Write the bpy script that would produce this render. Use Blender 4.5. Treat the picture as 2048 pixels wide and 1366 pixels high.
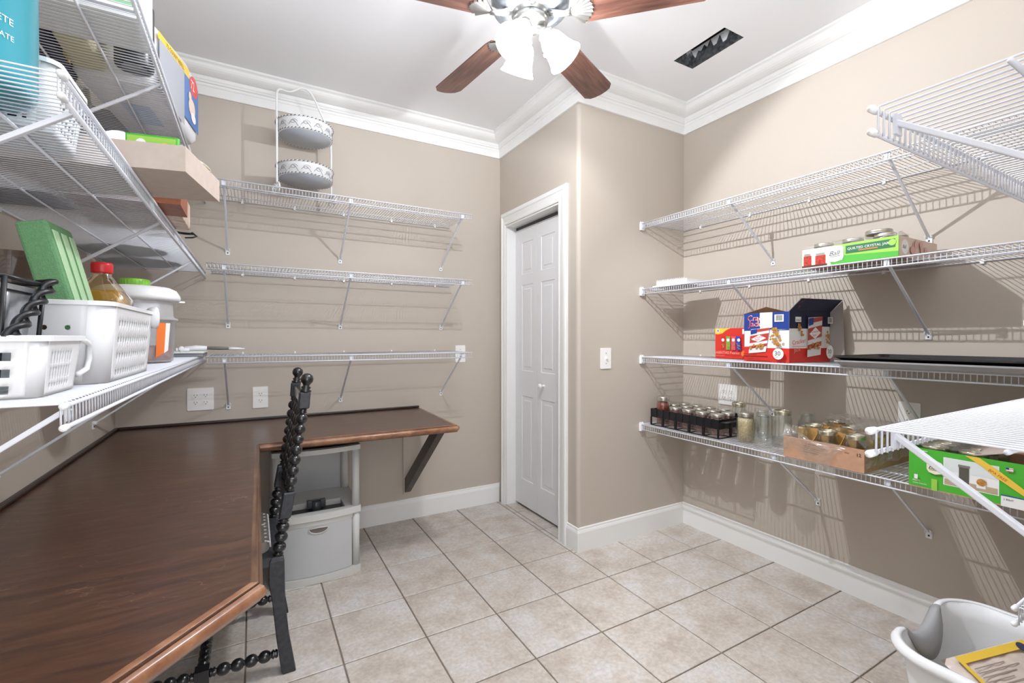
import bpy, math, random
from mathutils import Vector, Matrix
for o in list(bpy.data.objects): bpy.data.objects.remove(o, do_unlink=True)
S = bpy.context.scene
COL = S.collection
R = math.radians
rng = random.Random(7)

# ---------------------------------------------------------------- camera, world, lights, exposure
cam = bpy.data.cameras.new('camera'); camo = bpy.data.objects.new('camera', cam); COL.objects.link(camo)
cam.sensor_width = 36.0; cam.lens = 916.9 / 2048 * 36.0; cam.shift_x = 0.00188; cam.clip_start = 0.02
camo.location = (0, 0, 1.22); camo.rotation_euler = (R(90 - 0.438), 0, R(-29.291))
S.camera = camo
S.view_settings.view_transform = 'Standard'; S.view_settings.look = 'None'
S.view_settings.gamma = 1.0; S.view_settings.use_curve_mapping = False
S.view_settings.exposure = 0.56
W = bpy.data.worlds.new('World'); S.world = W; W.use_nodes = True
W.node_tree.nodes['Background'].inputs[0].default_value = (1, 0.98, 0.96, 1)
W.node_tree.nodes['Background'].inputs[1].default_value = 1.0

def area(name, loc, rot, sx, sy, power, color=(1, 1, 1)):
    l = bpy.data.lights.new(name, 'AREA'); l.shape = 'RECTANGLE'; l.size = sx; l.size_y = sy
    l.energy = power; l.color = color
    o = bpy.data.objects.new(name, l); COL.objects.link(o); o.location = loc; o.rotation_euler = rot
    return o
# added fill light outside the open doorway behind the camera, no known source
area('doorway_fill', (0.08, -0.75, 1.35), (R(90), 0, 0), 1.0, 1.9, 10.5, (0.94, 0.99, 1.08))
# added upward fill that brightens the ceiling, not a lamp of the room
area('ceiling_fill', (0.55, 0.75, 1.95), (R(180), R(0), 0), 0.8, 0.8, 22.0, (0.94, 0.99, 1.08))
FAN = Vector((0.93, 1.50, 2.46))
KIT = [206, -34, 86]
def kit_dir(az):
    return Vector((math.cos(R(az)) * 0.62, math.sin(R(az)) * 0.62, -0.785)).normalized()
for az in KIT:
    d = kit_dir(az)
    l = bpy.data.lights.new('fan_bulb_light', 'POINT'); l.energy = {206: 20.0, -34: 50.0, 86: 19.0}[az]; l.shadow_soft_size = {206: 0.02, -34: 0.006, 86: 0.008}[az]
    l.color = (0.97, 0.995, 1.05)
    o = bpy.data.objects.new('fan_bulb_light', l); COL.objects.link(o)
    o.location = FAN + Vector((0, 0, -0.067)) + d * (0.130 if az == -34 else 0.115)

# ---------------------------------------------------------------- materials
def lin(c):
    if isinstance(c, str):
        c = c.lstrip('#'); c = [int(c[i:i + 2], 16) / 255 for i in (0, 2, 4)]
    return tuple((x / 12.92 if x <= .04045 else ((x + .055) / 1.055) ** 2.4) for x in c) + (1,)
MATS = {}
def nodes(m): return m.node_tree.nodes, m.node_tree.links
def mat(name, color, rough=0.5, metal=0.0, bump=0.0, bscale=200, var=0.0, vscale=20, coat=0.0, emit=0.0, spec=None):
    if name in MATS: return MATS[name]
    m = bpy.data.materials.new(name); m.use_nodes = True; MATS[name] = m
    N, Lk = nodes(m); b = N['Principled BSDF']
    b.inputs['Base Color'].default_value = lin(color); b.inputs['Roughness'].default_value = rough
    b.inputs['Metallic'].default_value = metal
    if coat: b.inputs['Coat Weight'].default_value = coat; b.inputs['Coat Roughness'].default_value = 0.12
    if spec is not None: b.inputs['Specular IOR Level'].default_value = spec
    if emit:
        b.inputs['Emission Color'].default_value = lin(color); b.inputs['Emission Strength'].default_value = emit
    tc = N.new('ShaderNodeTexCoord')
    if var:
        n = N.new('ShaderNodeTexNoise'); n.inputs['Scale'].default_value = vscale; n.inputs['Detail'].default_value = 5
        Lk.new(tc.outputs['Object'], n.inputs['Vector'])
        h = N.new('ShaderNodeHueSaturation'); h.inputs['Color'].default_value = lin(color)
        mp = N.new('ShaderNodeMapRange'); mp.inputs[3].default_value = 1 - var; mp.inputs[4].default_value = 1 + var
        mp.inputs[1].default_value = .3; mp.inputs[2].default_value = .7
        Lk.new(n.outputs['Fac'], mp.inputs[0]); Lk.new(mp.outputs[0], h.inputs['Value'])
        Lk.new(h.outputs['Color'], b.inputs['Base Color'])
    if bump:
        n = N.new('ShaderNodeTexNoise'); n.inputs['Scale'].default_value = bscale; n.inputs['Detail'].default_value = 3
        Lk.new(tc.outputs['Object'], n.inputs['Vector'])
        bp = N.new('ShaderNodeBump'); bp.inputs['Strength'].default_value = bump; bp.inputs['Distance'].default_value = 0.002
        Lk.new(n.outputs['Fac'], bp.inputs['Height']); Lk.new(bp.outputs['Normal'], b.inputs['Normal'])
    return m
def clearmat(name, tint, gloss_rough=0.04, base=0.10, rim=0.75, diffuse=0.0, dcol='#ffffff'):
    if name in MATS: return MATS[name]
    m = bpy.data.materials.new(name); m.use_nodes = True; MATS[name] = m
    N, Lk = nodes(m); N.remove(N['Principled BSDF']); out = N['Material Output']
    t = N.new('ShaderNodeBsdfTransparent'); t.inputs[0].default_value = lin(tint)
    g = N.new('ShaderNodeBsdfGlossy'); g.inputs['Roughness'].default_value = gloss_rough
    g.inputs[0].default_value = (1, 1, 1, 1)
    lw = N.new('ShaderNodeLayerWeight'); lw.inputs[0].default_value = 0.35
    mp = N.new('ShaderNodeMapRange'); mp.inputs[3].default_value = base; mp.inputs[4].default_value = rim
    Lk.new(lw.outputs['Facing'], mp.inputs[0])
    mx = N.new('ShaderNodeMixShader'); Lk.new(mp.outputs[0], mx.inputs[0]); Lk.new(t.outputs[0], mx.inputs[1]); Lk.new(g.outputs[0], mx.inputs[2])
    last = mx
    if diffuse:
        df = N.new('ShaderNodeBsdfDiffuse'); df.inputs[0].default_value = lin(dcol)
        m2 = N.new('ShaderNodeMixShader'); m2.inputs[0].default_value = diffuse
        Lk.new(mx.outputs[0], m2.inputs[1]); Lk.new(df.outputs[0], m2.inputs[2]); last = m2
    Lk.new(last.outputs[0], out.inputs[0])
    return m
def woodmat(name, c1, c2, c3, scale, rough, coord='Position', coat=0.3, swirl=0.0):
    m = bpy.data.materials.new(name); m.use_nodes = True; MATS[name] = m
    N, Lk = nodes(m); b = N['Principled BSDF']
    if coord == 'Position':
        g = N.new('ShaderNodeNewGeometry'); src = g.outputs['Position']
    else:
        g = N.new('ShaderNodeTexCoord'); src = g.outputs['Object']
    mp = N.new('ShaderNodeMapping'); mp.inputs['Scale'].default_value = scale
    nw = N.new('ShaderNodeTexNoise'); nw.inputs['Scale'].default_value = 3.0
    Lk.new(src, nw.inputs['Vector'])
    ad = N.new('ShaderNodeVectorMath'); ad.operation = 'MULTIPLY_ADD'
    ad.inputs[1].default_value = (swirl, swirl, swirl)
    Lk.new(nw.outputs['Color'], ad.inputs[0]); Lk.new(src, ad.inputs[2]); Lk.new(ad.outputs[0], mp.inputs['Vector'])
    n = N.new('ShaderNodeTexNoise'); n.inputs['Scale'].default_value = 1.0; n.inputs['Detail'].default_value = 8; n.inputs['Roughness'].default_value = .65
    Lk.new(mp.outputs[0], n.inputs['Vector'])
    r = N.new('ShaderNodeValToRGB'); e = r.color_ramp.elements
    e[0].position = .3; e[0].color = lin(c1); e[1].position = .72; e[1].color = lin(c3)
    k = e.new(.5); k.color = lin(c2)
    Lk.new(n.outputs['Fac'], r.inputs[0]); Lk.new(r.outputs[0], b.inputs['Base Color'])
    b.inputs['Roughness'].default_value = rough; b.inputs['Coat Weight'].default_value = coat; b.inputs['Coat Roughness'].default_value = .2
    return m

WALL = mat('wall_paint', '#c0b6aa', 0.55, bump=0.12, bscale=260)
CEIL = mat('ceiling_paint', '#f0f0f1', 0.7, bump=0.2, bscale=180)
TRIM = mat('trim_paint', '#eeeeec', 0.32)
DOORM = mat('door_paint', '#e6e6e8', 0.35)
WIRE = mat('white_coated_wire', '#dde0e8', 0.3)
PLW = mat('white_plastic', '#eef0f2', 0.35)
PLB = mat('basket_plastic', '#e9ebee', 0.4)
SCREW = mat('screw_metal', '#4a4a4a', 0.4, 0.9)
PLATE = mat('plate_plastic', '#f2f1ee', 0.3)
DARK = mat('dark_slot', '#2a2624', 0.6)
BLACKP = mat('black_plastic', '#141519', 0.35)
BLACKW = mat('black_paint_wood', '#17181b', 0.28, coat=0.5, var=.35, vscale=30)
BLACKD = mat('worn_black_wood', '#303338', 0.5, var=.35, vscale=60, bump=.3, bscale=150)
LIDM = mat('jar_lid_metal', '#c9c6bd', 0.28, 0.9)
GOLD = mat('brass_ring', '#d6d0bb', 0.25, 0.9)
GLASS = clearmat('clear_glass', '#fbfdfc', 0.04, 0.035, 0.38)
CLEARP = clearmat('clear_plastic', '#f0f2f5', 0.18, 0.10, 0.5, 0.28, '#e8eaee')
FILM = clearmat('clear_film', '#fbfbfa', 0.15, 0.08, 0.5, 0.08, '#f0eee8')
CARD = mat('cardboard', '#c09678', 0.8, var=.08, vscale=40)
CARDL = mat('pale_cardboard', '#c3b3a8', 0.8, var=.05, vscale=40)
CARDG = mat('grey_cardboard', '#9a948f', 0.8)
CARDI = mat('inner_cardboard', '#c29556', 0.8)
GREYP = mat('grey_plastic', '#c7c7c3', 0.45)
GREYD = mat('drawer_plastic', '#b9babb', 0.4)
DGREY = mat('dark_grey_plastic', '#3d3f44', 0.35)
NICKEL = mat('brushed_nickel', '#b3b2ae', 0.3, 0.95, var=.12, vscale=15)
NICKELD = mat('antique_nickel', '#8d9298', 0.35, 0.8, var=.3, vscale=40)
RED = mat('print_red', '#d8342a', 0.45)
ORANGE = mat('print_orange', '#ef7d3a', 0.45)
BLUE = mat('print_blue', '#22408f', 0.45)
NAVY = mat('print_navy', '#1b2140', 0.5)
WHITEP = mat('print_white', '#f2f1ef', 0.45)
BLACKI = mat('print_black', '#1d1d1f', 0.5)
YELLOW = mat('print_yellow', '#f0c94a', 0.45)
GREEN = mat('print_green', '#4db336', 0.45)
GREENL = mat('print_light_green', '#9ccf52', 0.45)
GREEND = mat('print_dark_green', '#1f6b3d', 0.45)
TEAL = mat('teal_label', '#2f9db0', 0.22, coat=.4)
POPC = mat('print_caramel', '#b9853f', 0.5, var=.4, vscale=200)
PINKP = mat('print_pink', '#d9a9a0', 0.5)
GREYPR = mat('print_grey', '#8d9096', 0.5)
JAM = mat('red_preserve', '#7a2a18', 0.4, var=.6, vscale=120)
BEANS = mat('pale_beans', '#c9b48c', 0.6, var=.35, vscale=160)
FOAM = mat('green_foam', '#6a9a6c', 0.9, bump=.8, bscale=400, var=.10, vscale=250)
REDCAP = mat('red_cap', '#cf2a2c', 0.35)
LIME = mat('lime_plastic', '#8ed24a', 0.4)
GALV = mat('galvanised_steel', '#b8bdc2', 0.35, 0.85, var=.25, vscale=25)
PAN = mat('dark_pan', '#6d6a6c', 0.4, 0.4)
FOIL = mat('duct_foil', '#8c8f92', 0.35, 0.8, var=.6, vscale=50, bump=1.0, bscale=40)
DUCT = mat('duct_dark', '#26272b', 0.6, var=.5, vscale=50)
TINW = mat('enamel_white', '#e9eaea', 0.35)
GROUT = mat('grout', '#8a7d70', 0.9)
BROWNG = clearmat('smoky_glass', '#b5a496', 0.08, 0.08, 0.4, 0.35, '#8a7668')
JUICE = mat('apple_juice', '#c9a650', 0.12, coat=.6)
CHBLK = mat('caster_black', '#1a1a1c', 0.35, 0.2)
BASKIN = mat('grey_rubber', '#a7a8aa', 0.5)
WOOD = woodmat('desk_wood', '#38231a', '#4e3222', '#62422f', (7, 60, 20), 0.33, swirl=0.16, coat=.25)
WOODE = woodmat('desk_edge_wood', '#6a4029', '#8c5f42', '#ab8160', (14, 14, 20), 0.3, swirl=.05, coat=.3)
WOODD = woodmat('dark_brace_wood', '#1f1512', '#2c1d18', '#3b2820', (20, 20, 6), 0.4, swirl=.05, coat=.2)
BLADE = woodmat('fan_blade_wood', '#3f2821', '#5d3d33', '#7a5547', (5, 55, 5), 0.35, coord='Object', swirl=.03)
WOODM = mat('reddish_wood', '#93583c', 0.5, var=.2, vscale=30)

# fine pale curls in the desk veneer
N, Lk = nodes(WOOD); b = N['Principled BSDF']; rp = [n for n in N if n.type == 'VALTORGB'][0]
g = N.new('ShaderNodeNewGeometry'); mp = N.new('ShaderNodeMapping'); mp.inputs['Scale'].default_value = (5, 9, 5)
n1 = N.new('ShaderNodeTexNoise'); n1.inputs['Scale'].default_value = 1.2; n1.inputs['Detail'].default_value = 4; n1.inputs['Roughness'].default_value = .45
Lk.new(g.outputs['Position'], mp.inputs['Vector']); Lk.new(mp.outputs[0], n1.inputs['Vector'])
m1 = N.new('ShaderNodeMath'); m1.operation = 'MULTIPLY'; m1.inputs[1].default_value = 9; Lk.new(n1.outputs['Fac'], m1.inputs[0])
m2 = N.new('ShaderNodeMath'); m2.operation = 'PINGPONG'; m2.inputs[1].default_value = .5; Lk.new(m1.outputs[0], m2.inputs[0])
m3 = N.new('ShaderNodeMapRange'); m3.inputs[1].default_value = 0; m3.inputs[2].default_value = .045; m3.inputs[3].default_value = 1; m3.inputs[4].default_value = 0; Lk.new(m2.outputs[0], m3.inputs[0])
n2 = N.new('ShaderNodeTexNoise'); n2.inputs['Scale'].default_value = 9; Lk.new(g.outputs['Position'], n2.inputs['Vector'])
m5 = N.new('ShaderNodeMapRange'); m5.inputs[1].default_value = .5; m5.inputs[2].default_value = .65; m5.inputs[3].default_value = 0; m5.inputs[4].default_value = .38; Lk.new(n2.outputs['Fac'], m5.inputs[0])
m4 = N.new('ShaderNodeMath'); m4.operation = 'MULTIPLY'; Lk.new(m3.outputs[0], m4.inputs[0]); Lk.new(m5.outputs[0], m4.inputs[1])
mx = N.new('ShaderNodeMix'); mx.data_type = 'RGBA'; Lk.new(m4.outputs[0], mx.inputs[0]); Lk.new(rp.outputs[0], mx.inputs[6]); mx.inputs[7].default_value = lin('#a9826a'); Lk.new(mx.outputs[2], b.inputs['Base Color'])

# floor tile: mottled ceramic
TILE = bpy.data.materials.new('floor_tile'); TILE.use_nodes = True
N, Lk = nodes(TILE); b = N['Principled BSDF']
g = N.new('ShaderNodeNewGeometry'); oi = N.new('ShaderNodeObjectInfo')
ad = N.new('ShaderNodeVectorMath'); ad.operation = 'MULTIPLY_ADD'; ad.inputs[1].default_value = (7, 5, 3)
cx_ = N.new('ShaderNodeCombineXYZ')
for i in range(3): Lk.new(oi.outputs['Random'], cx_.inputs[i])
Lk.new(cx_.outputs[0], ad.inputs[0]); Lk.new(g.outputs['Position'], ad.inputs[2])
n1 = N.new('ShaderNodeTexNoise'); n1.inputs['Scale'].default_value = 6; n1.inputs['Detail'].default_value = 6; n1.inputs['Roughness'].default_value = .7
n2 = N.new('ShaderNodeTexNoise'); n2.inputs['Scale'].default_value = 70; n2.inputs['Detail'].default_value = 4
Lk.new(ad.outputs[0], n1.inputs['Vector']); Lk.new(ad.outputs[0], n2.inputs['Vector'])
r1 = N.new('ShaderNodeValToRGB'); e = r1.color_ramp.elements
e[0].position = .34; e[0].color = lin('#bbafa3'); e[1].position = .66; e[1].color = lin('#d4d0cd'); k = e.new(.5); k.color = lin('#ccc3b9')
Lk.new(n1.outputs['Fac'], r1.inputs[0])
mx = N.new('ShaderNodeMix'); mx.data_type = 'RGBA'; mx.blend_type = 'MULTIPLY'; mx.inputs[0].default_value = 1
r2 = N.new('ShaderNodeMapRange'); r2.inputs[1].default_value = .3; r2.inputs[2].default_value = .7; r2.inputs[3].default_value = .84; r2.inputs[4].default_value = 1.08
Lk.new(n2.outputs['Fac'], r2.inputs[0])
Lk.new(r1.outputs[0], mx.inputs[6]); Lk.new(r2.outputs[0], mx.inputs[7]); Lk.new(mx.outputs[2], b.inputs['Base Color'])
b.inputs['Roughness'].default_value = .5
bp = N.new('ShaderNodeBump'); bp.inputs['Strength'].default_value = .25; bp.inputs['Distance'].default_value = .002
Lk.new(n2.outputs['Fac'], bp.inputs['Height']); Lk.new(bp.outputs[0], b.inputs['Normal'])

# lamp shade glass: lit frosted glass (the bulb inside is on)
SHADE = bpy.data.materials.new('lit_frosted_glass'); SHADE.use_nodes = True
N, Lk = nodes(SHADE); N.remove(N['Principled BSDF'])
em = N.new('ShaderNodeEmission'); em.inputs[0].default_value = (.98, 1, 1.03, 1); em.inputs[1].default_value = 14.0
tr = N.new('ShaderNodeBsdfTransparent'); mxs = N.new('ShaderNodeMixShader'); mxs.inputs[0].default_value = .30
Lk.new(em.outputs[0], mxs.inputs[1]); Lk.new(tr.outputs[0], mxs.inputs[2]); Lk.new(mxs.outputs[0], N['Material Output'].inputs[0])

# ---------------------------------------------------------------- mesh helpers
class MB:
    def __init__(s): s.v = []; s.f = []; s.m = []; s.mats = []; s.sm = []
    def mi(s, m):
        if m not in s.mats: s.mats.append(m)
        return s.mats.index(m)
    def add(s, vs, fs, m, smooth=False):
        o = len(s.v); s.v += [tuple(v) for v in vs]; k = s.mi(m)
        for f in fs: s.f.append([o + i for i in f]); s.m.append(k); s.sm.append(smooth)
        return s
    def box(s, a, b, m, M=None):
        x0, y0, z0 = a; x1, y1, z1 = b
        if x0 > x1: x0, x1 = x1, x0
        if y0 > y1: y0, y1 = y1, y0
        if z0 > z1: z0, z1 = z1, z0
        vs = [Vector(p) for p in ((x0, y0, z0), (x1, y0, z0), (x1, y1, z0), (x0, y1, z0), (x0, y0, z1), (x1, y0, z1), (x1, y1, z1), (x0, y1, z1))]
        if M: vs = [M @ v for v in vs]
        return s.add(vs, [(0, 3, 2, 1), (4, 5, 6, 7), (0, 1, 5, 4), (1, 2, 6, 5), (2, 3, 7, 6), (3, 0, 4, 7)], m)
    def prism(s, poly, z0, z1, m, M=None, smooth=False):
        n = len(poly)
        vs = [Vector((p[0], p[1], z0)) for p in poly] + [Vector((p[0], p[1], z1)) for p in poly]
        if M: vs = [M @ v for v in vs]
        s.add(vs, [tuple(range(n - 1, -1, -1)), tuple(range(n, 2 * n))], m)
        return s.add(vs, [(i, (i + 1) % n, n + (i + 1) % n, n + i) for i in range(n)], m, smooth)
    def tube(s, pts, r, m, n=6, caps=True, smooth=True, closed=False):
        pts = [Vector(p) for p in pts]; rs = r if isinstance(r, (list, tuple)) else [r] * len(pts)
        rings = []; ref = None; L = len(pts)
        for i, p in enumerate(pts):
            if closed: t = pts[(i + 1) % L] - pts[i - 1]
            else: t = (pts[min(i + 1, L - 1)] - pts[max(i - 1, 0)])
            t.normalize()
            if ref is None:
                ref = Vector((0, 0, 1)) if abs(t.z) < .9 else Vector((1, 0, 0))
            u = t.cross(ref)
            if u.length < 1e-6: u = t.orthogonal()
            u.normalize(); w = u.cross(t); ref = w
            rings.append([p + rs[i] * (math.cos(2 * math.pi * k / n) * u + math.sin(2 * math.pi * k / n) * w) for k in range(n)])
        vs = [v for q in rings for v in q]; fs = []
        for i in range(L if closed else L - 1):
            a = i * n; c = ((i + 1) % L) * n
            for k in range(n): fs.append((a + k, a + (k + 1) % n, c + (k + 1) % n, c + k))
        if caps and not closed: fs += [tuple(range(n - 1, -1, -1)), tuple((L - 1) * n + k for k in range(n))]
        return s.add(vs, fs, m, smooth)
    def lathe(s, prof, m, c=(0, 0, 0), n=24, axis=None, smooth=True, M=None, sx=1, sy=1):
        c = Vector(c); vs = []
        if axis is not None: Q = Vector((0, 0, 1)).rotation_difference(Vector(axis).normalized()).to_matrix()
        for (r, z) in prof:
            for k in range(n):
                p = Vector((r * math.cos(2 * math.pi * k / n) * sx, r * math.sin(2 * math.pi * k / n) * sy, z))
                if axis is not None: p = Q @ p
                p = p + c
                if M: p = M @ p
                vs.append(p)
        fs = []; L = len(prof)
        for i in range(L - 1):
            for k in range(n): fs.append((i * n + k, i * n + (k + 1) % n, (i + 1) * n + (k + 1) % n, (i + 1) * n + k))
        if prof[0][0] > 1e-5: fs.append(tuple(range(n - 1, -1, -1)))
        if prof[-1][0] > 1e-5: fs.append(tuple((L - 1) * n + k for k in range(n)))
        return s.add(vs, fs, m, smooth)
    def obj(s, name, parent=None, loc=None, M=None):
        me = bpy.data.meshes.new(name); me.from_pydata(s.v, [], s.f)
        for m in s.mats: me.materials.append(m)
        me.polygons.foreach_set('material_index', s.m); me.polygons.foreach_set('use_smooth', s.sm); me.update()
        o = bpy.data.objects.new(name, me); COL.objects.link(o)
        if parent: o.parent = parent
        if loc: o.location = loc
        return o
def tag(o, label=None, cat=None, group=None, kind=None):
    if label: o['label'] = label
    if cat: o['category'] = cat
    if group: o['group'] = group
    if kind: o['kind'] = kind
    return o
def thing(name, label, cat, loc=(0, 0, 0), rz=0, group=None):
    o = bpy.data.objects.new(name, None); COL.objects.link(o); o.location = loc; o.rotation_euler = (0, 0, R(rz))
    o.empty_display_size = .05
    return tag(o, label, cat, group)
def dup(root, loc, rz=None, label=None, group=None, scale=None):
    c = root.copy(); COL.objects.link(c); c.location = loc
    if rz is not None: c.rotation_euler = (0, 0, R(rz))
    if scale: c.scale = scale
    if label: c['label'] = label
    if group: c['group'] = group
    for ch in list(root.children):
        d = ch.copy(); COL.objects.link(d); d.parent = c
        for g_ in list(ch.children):
            e_ = g_.copy(); COL.objects.link(e_); e_.parent = d
    return c
def bevel(o, w=.002, seg=2):
    md = o.modifiers.new('bevel', 'BEVEL'); md.width = w; md.segments = seg; md.limit_method = 'ANGLE'; md.angle_limit = R(40)
    return o
def rrect(x0, y0, x1, y1, r, n=5):
    pts = []
    for cx, cy, a in ((x1 - r, y0 + r, -90), (x1 - r, y1 - r, 0), (x0 + r, y1 - r, 90), (x0 + r, y0 + r, 180)):
        for k in range(n + 1):
            t = R(a + 90 * k / n); pts.append((cx + r * math.cos(t), cy + r * math.sin(t)))
    return pts
def textmesh(txt, size=1.0, shear=0.0):
    cu = bpy.data.curves.new('t', 'FONT'); cu.body = txt; cu.size = size; cu.shear = shear; cu.resolution_u = 2
    o = bpy.data.objects.new('t', cu); COL.objects.link(o)
    dg = bpy.context.evaluated_depsgraph_get(); me = bpy.data.meshes.new_from_object(o.evaluated_get(dg))
    v = [tuple(q.co) for q in me.vertices]; f = [tuple(p.vertices) for p in me.polygons]
    bpy.data.objects.remove(o); bpy.data.meshes.remove(me); bpy.data.curves.remove(cu)
    return v, f
class Print:
    """flat print lying on a face: origin o, unit vectors u (right) and w (up), n outward"""
    def __init__(s, o, u, w):
        s.o = Vector(o); s.u = Vector(u).normalized(); s.w = Vector(w).normalized(); s.n = s.u.cross(s.w); s.mb = MB(); s.k = 1
    def P(s, x, y): return s.o + s.u * x + s.w * y + s.n * (0.00035 * s.k)
    def poly(s, pts, m):
        s.mb.add([s.P(*p) for p in pts], [tuple(range(len(pts)))], m); s.k += 1; return s
    def rect(s, x0, y0, x1, y1, m): return s.poly([(x0, y0), (x1, y0), (x1, y1), (x0, y1)], m)
    def circ(s, x, y, r, m, ry=None, n=18):
        ry = ry or r
        return s.poly([(x + r * math.cos(2 * math.pi * k / n), y + ry * math.sin(2 * math.pi * k / n)) for k in range(n)], m)
    def text(s, t, x, y, size, m, shear=0, rot=0, sx=1.0):
        v, f = textmesh(t, size, shear); c, q = math.cos(R(rot)), math.sin(R(rot))
        s.mb.add([s.P(x + sx * a[0] * c - a[1] * q, y + sx * a[0] * q + a[1] * c) for a in v], f, m); s.k += 1; return s
    def bars(s, x0, y0, x1, y1, m, n=12):
        r_ = random.Random(n); w = (x1 - x0) / n
        k = s.k
        for i in range(n):
            s.k = k; s.rect(x0 + i * w, y0, x0 + i * w + w * r_.uniform(.3, .7), y1, m)
        return s
    def obj(s, name, parent): return s.mb.obj(name, parent)

# ---------------------------------------------------------------- room shell
XL, XR, YF, YB, XD, YC, ZC = -0.617, 2.485, -0.097, 3.032, 1.614, 2.085, 2.705
T = 0.12
def struct(name, mb, parent=None):
    o = mb.obj(name, parent)
    if parent is None: o['kind'] = 'structure'
    return o
struct('wall_left', MB().box((XL - T, YF - T, 0), (XL, YB + T, ZC), WALL))
struct('wall_back', MB().box((XL, YB, 0), (XR + T, YB + T, ZC), WALL))
struct('wall_right', MB().box((XR, YF - T, 0), (XR + T, YB, ZC), WALL))
DX0, DX1, DH = -0.45, 0.56, 2.06          # doorway behind the camera
w = MB(); w.box((XL, YF - T, 0), (DX0, YF, ZC), WALL); w.box((DX1, YF - T, 0), (XR, YF, ZC), WALL); w.box((DX0, YF - T, DH), (DX1, YF, ZC), WALL)
struct('wall_front', w)
# closet block: side wall with door opening (x = XD) and front wall (y = YC), bullnose corner
JY0, JY1, JZ = 2.268, 2.955, 2.04
w = MB(); w.box((XD, YC + .03, 0), (XD + .10, JY0, ZC), WALL); w.box((XD, JY1, 0), (XD + .10, YB, ZC), WALL); w.box((XD, JY0, JZ), (XD + .10, JY1, ZC), WALL)
struct('wall_closet_side', w)
r = .022
pts = [(XR, YC), (XR, YC + .10), (XD + .1, YC + .10), (XD, YC + .10)][:0]
poly = [(XR, YC), (XR, YC + .08), (XD + .03, YC + .08), (XD + .03, YC + .03), (XD, YC + .03)]
poly += [(XD + r - r * math.cos(R(a)), YC + r - r * math.sin(R(a))) for a in range(0, 91, 15)]
w = MB(); w.prism(poly, 0, ZC, WALL, smooth=False)
o = struct('wall_closet_front', w)
# ceiling with the open duct hole
VX0, VX1, VY0, VY1 = 1.972, 2.122, 1.42, 1.725
w = MB()
w.box((XL - T, YF - T, ZC), (VX0, YB + T, ZC + .1), CEIL); w.box((VX1, YF - T, ZC), (XR + T, YB + T, ZC + .1), CEIL)
w.box((VX0, YF - T, ZC), (VX1, VY0, ZC + .1), CEIL); w.box((VX0, VY1, ZC), (VX1, YB + T, ZC + .1), CEIL)
struct('ceiling', w)
t = thing('duct_opening', 'open rectangular air duct hole in the ceiling with torn foil edges', 'vent', ((VX0 + VX1) / 2, (VY0 + VY1) / 2, ZC))
w = MB(); a, c = (VX1 - VX0) / 2 + .002, (VY1 - VY0) / 2 + .002; h = .26
q = .004
w.box((-a - q, -c - q, .1), (-a, c + q, h), DUCT); w.box((a, -c - q, .1), (a + q, c + q, h), DUCT)
w.box((-a, -c - q, .1), (a, -c, h), DUCT); w.box((-a, c, .1), (a, c + q, h), DUCT); w.box((-a, -c, h), (a, c, h + .004), DUCT)
w.obj('duct_box', t)
w = MB(); rr = random.Random(3)
def jag(p0, p1, depth):
    p0 = Vector(p0); p1 = Vector(p1); n_ = 16; vs = []
    for i in range(n_ + 1):
        p = p0.lerp(p1, i / n_); vs.append(p); vs.append(p + Vector((0, 0, depth * rr.uniform(.4, 1))))
    w.add(vs, [(2 * i, 2 * i + 2, 2 * i + 3, 2 * i + 1) for i in range(n_)], FOIL)
e_ = .004
jag((a - e_, -c + e_, .0), (a - e_, c - e_, .0), .10); jag((-a + e_, -c + e_, 0), (-a + e_, c - e_, 0), .05)
jag((-a + e_, c - e_, 0), (a - e_, c - e_, 0), .10); jag((-a + e_, -c + e_, 0), (a - e_, -c + e_, 0), .06)
w.obj('foil_edge', t)
# floor slab and tiles
fl = struct('floor', MB().box((XL - T, -1.2, -.12), (XR + T, YB + T, -.006), GROUT))
gx = [0.9375 + .3225 * k for k in range(-6, 7)]; gy = [1.467 + .3255 * k for k in range(-9, 6)]
shared = {}
def tile(x0, y0, x1, y1):
    if x1 - x0 < .012 or y1 - y0 < .012: return
    key = (round(x1 - x0, 3), round(y1 - y0, 3))
    if key not in shared:
        dx, dy = (x1 - x0) / 2, (y1 - y0) / 2; g2 = .003; bv = .0022
        m_ = MB(); lo = rrect(-dx + g2, -dy + g2, dx - g2, dy - g2, .003, 1); hi = rrect(-dx + g2 + bv, -dy + g2 + bv, dx - g2 - bv, dy - g2 - bv, .003, 1)
        n_ = len(lo); vs = [(p[0], p[1], -.0065) for p in lo] + [(p[0], p[1], -.0018) for p in lo] + [(p[0], p[1], 0) for p in hi]
        fs = [(i, (i + 1) % n_, n_ + (i + 1) % n_, n_ + i) for i in range(n_)] + [(n_ + i, n_ + (i + 1) % n_, 2 * n_ + (i + 1) % n_, 2 * n_ + i) for i in range(n_)] + [tuple(range(2 * n_, 3 * n_))]
        m_.add(vs, fs, TILE); o = m_.obj('tile', fl); shared[key] = o.data
    else:
        o = bpy.data.objects.new('tile', shared[key]); COL.objects.link(o); o.parent = fl
    o.location = ((x0 + x1) / 2, (y0 + y1) / 2, 0)
for i in range(len(gx) - 1):
    for j in range(len(gy) - 1):
        x0, x1, y0, y1 = max(gx[i], XL), min(gx[i + 1], XR), max(gy[j], YF), min(gy[j + 1], YB)
        if x1 <= x0 or y1 <= y0: continue
        if y1 <= YC or x1 <= XD: tile(x0, y0, x1, y1)
        else:
            if y0 < YC: tile(x0, y0, x1, YC); y0 = YC
            if x0 < XD: tile(x0, y0, XD, y1)
for j in range(len(gy) - 1):
    y0, y1 = max(gy[j], JY0 + .005), min(gy[j + 1], JY1 - .005)
    if y1 > y0: tile(XD, y0, XD + .115, y1)
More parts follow.
